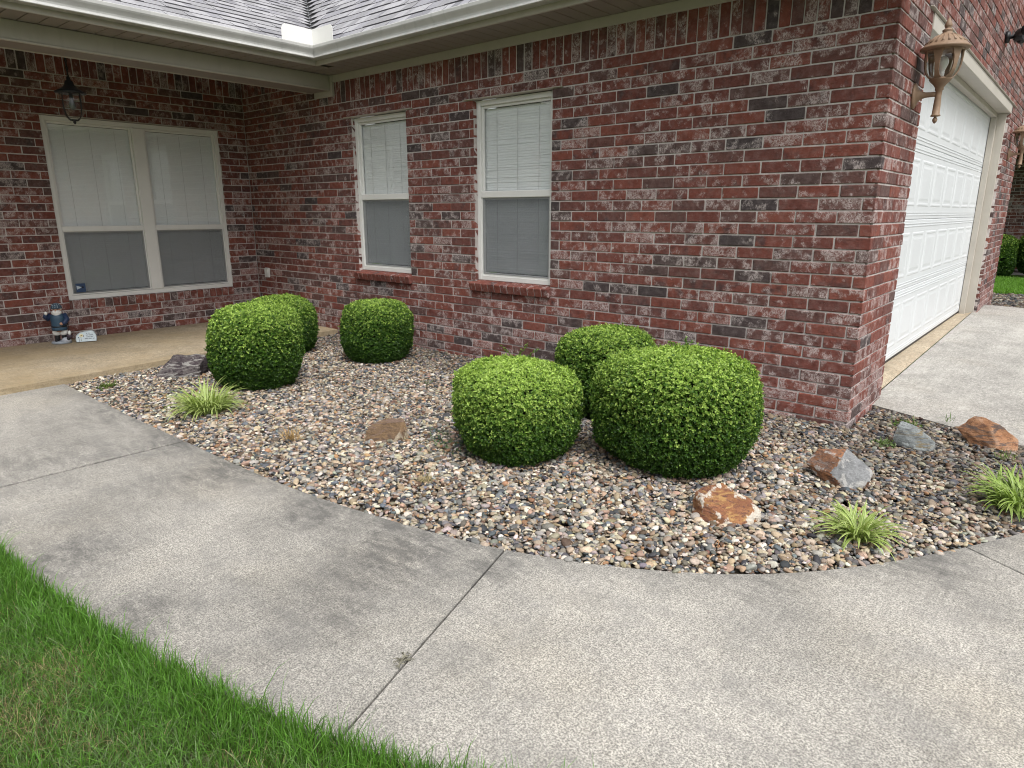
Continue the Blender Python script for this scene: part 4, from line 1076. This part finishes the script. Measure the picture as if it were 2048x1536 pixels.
# hanging porch lantern
root = empty('hanging_lantern', (-5.70, -2.235, 2.808), label='dark glass lantern hanging from the porch ceiling', cat='lantern')
b = MB(); 
zc = -.002
for k in range(13):
    r_ = .011; pts = [(r_ * .5 * math.cos(t) * (1 if k % 2 else 0), r_ * .5 * math.cos(t) * (0 if k % 2 else 1), zc - .018 + .018 * math.sin(t)) for t in np.linspace(0, 2 * math.pi, 13)]; b.tube(pts, .0046, 5); zc -= .031
b.build('chain', M['darkmetal'], root)
z0 = zc + .005
b = MB(); b.lathe([(.006, z0 + .01), (.014, z0), (.016, z0 - .02), (.030, z0 - .03), (.036, z0 - .055), (.050, z0 - .075), (.085, z0 - .098), (.112, z0 - .112), (.115, z0 - .122), (.09, z0 - .125), (.02, z0 - .126)], 28); b.build('cap', M['darkmetal'], root)
b = MB(); b.lathe([(.030, z0 - .33), (.055, z0 - .315), (.075, z0 - .28), (.084, z0 - .23), (.085, z0 - .18), (.080, z0 - .127)], 28); b.build('glass_bowl', M['lampglass'], root)
b = MB(); b.lathe([(.004, z0 - .365), (.012, z0 - .352), (.01, z0 - .342), (.034, z0 - .336), (.032, z0 - .328)], 20)
for k in range(4):
    t = math.pi / 2 * k + .5; b.tube([(rr * math.cos(t), rr * math.sin(t), zz) for rr, zz in ((.086, z0 - .125), (.091, z0 - .18), (.089, z0 - .235), (.079, z0 - .285), (.058, z0 - .32), (.03, z0 - .335))], .0035, 6)
b.build('cage', M['darkmetal'], root)
b = MB(); b.lathe([(.013, z0 - .127), (.013, z0 - .17), (.022, z0 - .20), (.024, z0 - .225), (.015, z0 - .245), (.003, z0 - .25)], 16); b.build('bulb', M['smoked'], root)

# outlet cover low on the wall
root = empty('outlet_cover', (-6.727, -.001, .605), label='small white outlet cover low on the brick near the inside corner', cat='outlet cover')
b = MB(); b.cbox((-.040, -.022, -.058), (.040, 0, .058), .004); b.build('backplate', M['whitebox'], root)
b = MB(); b.cbox((-.034, -.034, -.050), (.034, -.0222, .050), .006); b.cbox((-.02, -.037, -.056), (.02, -.03, -.050), .002); b.build('flap', M['whitebox'], root)

# ------------------------------------------------------------------ garden gnome and greeting stone on the porch
root = empty('garden_gnome', (-6.78, -2.30, .045), R(0), label='white-bearded garden gnome in a blue coat and white breeches against the brick', cat='garden gnome')
Rz = Matrix.Rotation(R(-28), 4, 'Z')       # front faces local +X
root.scale = (.86, .86, 1.0)
def part(name, fn):
    b = MB(); fn(b); o = b.build(name, M['tonepaint'], root); o.matrix_local = Rz; return o
NAVY = (.018, .035, .085); STEEL = (.035, .075, .120); WHT = (.66, .66, .64); BLK = (.012, .012, .014); SKN = (.45, .25, .17); GRY = (.26, .29, .33)
def base_(b):
    b.lathe([(.085, 0), (.092, .008), (.085, .022), (.06, .028)], 18, 0, GRY, np.array(Matrix.Diagonal((1, 1.15, 1, 1)))); b.ell((.03, .055, .03), (.045, .05, .032), 0, (.36, .38, .42)); b.ell((.05, .08, .045), (.02, .02, .015), 0, BLK)
def body_(b):   # one continuous body: legs, torso, neck and head
    b.lathe([(.045, .12), (.062, .16), (.070, .21), (.066, .26), (.045, .29), (.030, .30), (.042, .315), (.046, .335), (.040, .36), (.02, .375)], 20, 0, SKN)
def trou_(b):
    for s in (-1, 1): b.lathe([(.026, .082), (.040, .092), (.044, .115), (.040, .14), (.034, .165)], 14, 0, WHT, np.array(Matrix.Translation((0, s * .035, 0))))
def boots_(b):
    for s in (-1, 1): b.lathe([(.026, .02), (.028, .04), (.024, .07), (.030, .088), (.022, .09)], 12, 0, BLK, np.array(Matrix.Translation((0, s * .036, 0)))); b.ell((.025, s * .038, .032), (.042, .022, .016), 0, BLK)
def coat_(b):
    b.lathe([(.078, .135), (.080, .15), (.074, .20), (.077, .25), (.070, .285), (.045, .302)], 20, 0, STEEL)
    b.tube([(.0, -.065, .285), (.02, -.105, .255), (.045, -.115, .275), (.06, -.10, .300)], [.030, .027, .023, .020], 10, 0, NAVY)
    b.tube([(.0, .065, .285), (.03, .095, .24), (.065, .075, .215), (.075, .05, .205)], [.030, .027, .024, .020], 10, 0, NAVY)
    b.lathe([(.079, .168), (.081, .172), (.079, .180)], 20, 0, BLK)
def hand1_(b): b.ell((.062, -.098, .312), (.017, .017, .018), 0, WHT)
def hand2_(b): b.ell((.080, .042, .205), (.016, .017, .015), 0, SKN)
def beard_(b):
    b.ell((.028, 0, .312), (.038, .052, .030), 0, WHT); b.ell((.036, 0, .286), (.028, .036, .026), 0, WHT); b.ell((-.008, 0, .345), (.044, .052, .026), 0, WHT)
    for s in (-1, 1): b.ell((.052, s * .018, .322), (.014, .020, .008), 0, (.75, .75, .73))
    b.ell((.052, 0, .334), (.010, .009, .009), 0, SKN)
    for s in (-1, 1): b.ell((.043, s * .016, .343), (.005, .005, .005), 0, BLK)
def hat_(b):
    b.lathe([(.040, .350), (.056, .352), (.057, .362), (.050, .380), (.034, .397), (.012, .405)], 20, 0, (.035, .065, .10))
    for k in range(5): t = (k - 2) * .5; b.tube([(.055 * math.cos(t), .055 * math.sin(t), .36), (.042 * math.cos(t), .042 * math.sin(t), .388), (.012 * math.cos(t), .012 * math.sin(t), .404)], .004, 5, 0, (.30, .36, .40))
def bag_(b):
    b.tube([(.02, .085, .23), (.03, .098, .16), (.03, .10, .12)], [.004, .004, .004], 6, 0, BLK); b.ell((.035, .098, .105), (.02, .018, .024), 0, WHT); b.ell((.03, .092, .068), (.024, .03, .03), 0, (.05, .035, .05))
for nm, fn in (('base', base_), ('body', body_), ('breeches', trou_), ('boots', boots_), ('coat', coat_), ('hand', hand1_), ('hand', hand2_), ('beard', beard_), ('cap', hat_), ('satchel', bag_)): part(nm, fn)

root = empty('greeting_stone', (-6.66, -2.115, .045), R(-20), label='small pale blue-white stone with a painted flower and writing, beside the gnome', cat='greeting stone')
b = MB(); op = [(-.088, .004), (-.094, .03), (-.085, .068), (-.055, .092), (.0, .104), (.048, .110), (.072, .100), (.088, .066), (.093, .03), (.088, .004)]
n = len(op); tl = .30
def P3(x, z, d): return (d - z * tl, x, z)
V = [P3(x, z, .0) for x, z in op] + [P3(x * .94, .056 + (z - .056) * .93, .010) for x, z in op] + [P3(x, z, -.03) for x, z in op]
F = [tuple(n + i for i in range(n))] + [(i, (i + 1) % n, n + (i + 1) % n, n + i) for i in range(n)] + [((i + 1) % n, i, 2 * n + i, 2 * n + (i + 1) % n) for i in range(n)] + [tuple(2 * n + i for i in range(n))[::-1]]
b.add(V, F, 0, (.52, .60, .64)); b.build('stone', M['tonepaint'], root)
b = MB()
def dab(x, z, w, h, c): b.add([P3(x - w, z - h, .0112), P3(x + w, z - h, .0112), P3(x + w, z + h, .0112), P3(x - w, z + h, .0112)], [(0, 1, 2, 3)], 0, c)
INK = (.05, .06, .10)
for (z, x0, words) in ((.086, .004, (.006, .010)), (.069, .002, (.010, .022)), (.051, .004, (.018, .012)), (.034, -.010, (.014, .018, .012))):
    x = x0
    for wd in words:
        xx = x
        while xx < x + wd * 1.6: dab(xx, z + rng.uniform(-.001, .001), .0014, rng.uniform(.0025, .0048), INK); xx += .0042
        x = xx + .006
for k in range(7): t = k * .9; dab(-.040 + .011 * math.cos(t), .068 + .011 * math.sin(t), .006, .006, (.72, .66, .42))
dab(-.040, .068, .005, .005, (.20, .13, .05)); dab(-.045, .035, .0016, .022, (.10, .13, .06)); dab(-.062, .030, .0016, .020, INK); dab(-.066, .05, .005, .004, INK); dab(-.022, .062, .004, .006, INK)
b.build('painted_writing', M['tonepaint'], root)

# ------------------------------------------------------------------ beyond the garage: neighbouring wing
nb = empty('neighbour_house', (0, 15.2, 0), label='dark red brick house wall in shade far beyond the garage', cat='house')
w = Wall((4.5, 0, 0), (-1, 0, 0), (0, -1, 0), [(3.55, 4.75, 1.75, 2.6)])
for j in range(0, 36): w.course(j, 0, 6.5, .1 if j % 2 else .1 + MOD / 2)
w.mortar(0, 6.5, -.12, 2.75); w.mb.build('wall', [M['brick'], M['mortar']], nb)
b = MB(); b.box((-.25, .06, 1.75), (.95, .09, 2.6)); b.build('window', M['dark'], nb)
b = MB(); b.box((-2.2, -2.4, 2.72), (4.8, .2, 2.80)); b.add([(-2.2, -2.4, 2.8), (4.8, -2.4, 2.8), (4.8, .4, 4.3), (-2.2, .4, 4.3)], [(0, 1, 2, 3)]); b.build('porch_roof', M['soffit'], nb)
for i, (x, y, a, h, lab) in enumerate(((-.62, 13.6, .42, .85, 'far boxwood shrub partly hidden by the garage wall edge'), (.35, 13.9, .62, .95, 'far wide boxwood shrub in front of the shaded brick'))):
    s_ = shrub(x, y, a, h, 60 + i, lab, .35, .22, 2.6); s_['group'] = 'shrubs in front of the far house'
poly_obj('far_bed', [(-3, 6.62), (9, 6.62), (9, 9.6), (-3, 9.9)], -.05, M['soil'])
X, Y = scatter([(-.9, 6.64), (2.2, 6.64), (2.2, 9.8), (-.9, 9.8)], 6500)
o_ = pebbles('g', X, Y, np.full(len(X), -.03), rng.uniform(.04, .10, len(X)), 1, np.full(len(X), .45)); fg = fast_mesh('gravel', o_[0], o_[1], o_[2], M['pebble'], True); tag(fg, 'dark gravel strip beyond the far garage corner', 'gravel', kind='stuff')
X = g.uniform(-1.6, 3.0, 42000); Y = g.uniform(9.85, 13.3, 42000); Hh = g.uniform(.05, .10, len(X))
cl = np.array((.12, .26, .03)) * g.uniform(.7, 1.35, (len(X), 1)); Vv, Ff, cc = blades(X, Y, np.full(len(X), -.06), Hh, np.full(len(X), .008), cl, g, .4)
fl = fast_mesh('grass', Vv, Ff, cc, M['grass'], False); tag(fl, 'bright green strip of lawn in front of the far shrubs', 'grass', kind='stuff')

# ------------------------------------------------------------------ far trees across the yard, mirrored in the window panes
g = np.random.default_rng(77); Vs = []; Cs = []
for (x, y, hh, rr) in ((19, 1.5, 6.5, 2.3), (22, 7.0, 8, 2.8), (19, 13, 6.5, 2.3), (-9, -22, 8, 3), (-16, -20, 9, 3.2), (-3, -24, 7.5, 2.8), (9, -23, 8.5, 3)):
    n = 2600; d = g.normal(size=(n, 3)); d /= np.linalg.norm(d, axis=1)[:, None]; rad = g.uniform(.55, 1.0, n) * (1 + .25 * np.sin(d[:, 0] * 5 + x) * np.sin(d[:, 1] * 6 + y))
    P = np.array((x, y, hh * .6)) + d * rad[:, None] * np.array((rr, rr, hh * .42))
    a_ = g.normal(size=(n, 3)); a_ /= np.linalg.norm(a_, axis=1)[:, None]; b_ = np.cross(a_, g.normal(size=(n, 3))); b_ /= np.linalg.norm(b_, axis=1)[:, None]
    sz = g.uniform(.14, .32, (n, 1)); Vs.append(np.stack([P - a_ * sz, P + b_ * sz * .6, P + a_ * sz, P - b_ * sz * .6], 1).reshape(-1, 3))
    Cs.append(np.repeat(np.array((.05, .095, .022)) * g.uniform(.6, 1.4, (n, 1)), 4, 0))
    k = 8; th = np.linspace(0, 2 * np.pi, k + 1)
    for t0, t1 in zip(th[:-1], th[1:]):
        Vs.append(np.array([(x + .2 * math.cos(t0), y + .2 * math.sin(t0), -.1), (x + .2 * math.cos(t1), y + .2 * math.sin(t1), -.1), (x + .12 * math.cos(t1), y + .12 * math.sin(t1), hh * .6), (x + .12 * math.cos(t0), y + .12 * math.sin(t0), hh * .6)])); Cs.append(np.tile((.06, .045, .035), (4, 1)))
Vv = np.concatenate(Vs); tl = fast_mesh('treeline', Vv, np.arange(len(Vv)).reshape(-1, 4), np.concatenate(Cs), M['leaf'], False)
tag(tl, 'far trees across the yard', 'trees', kind='stuff')
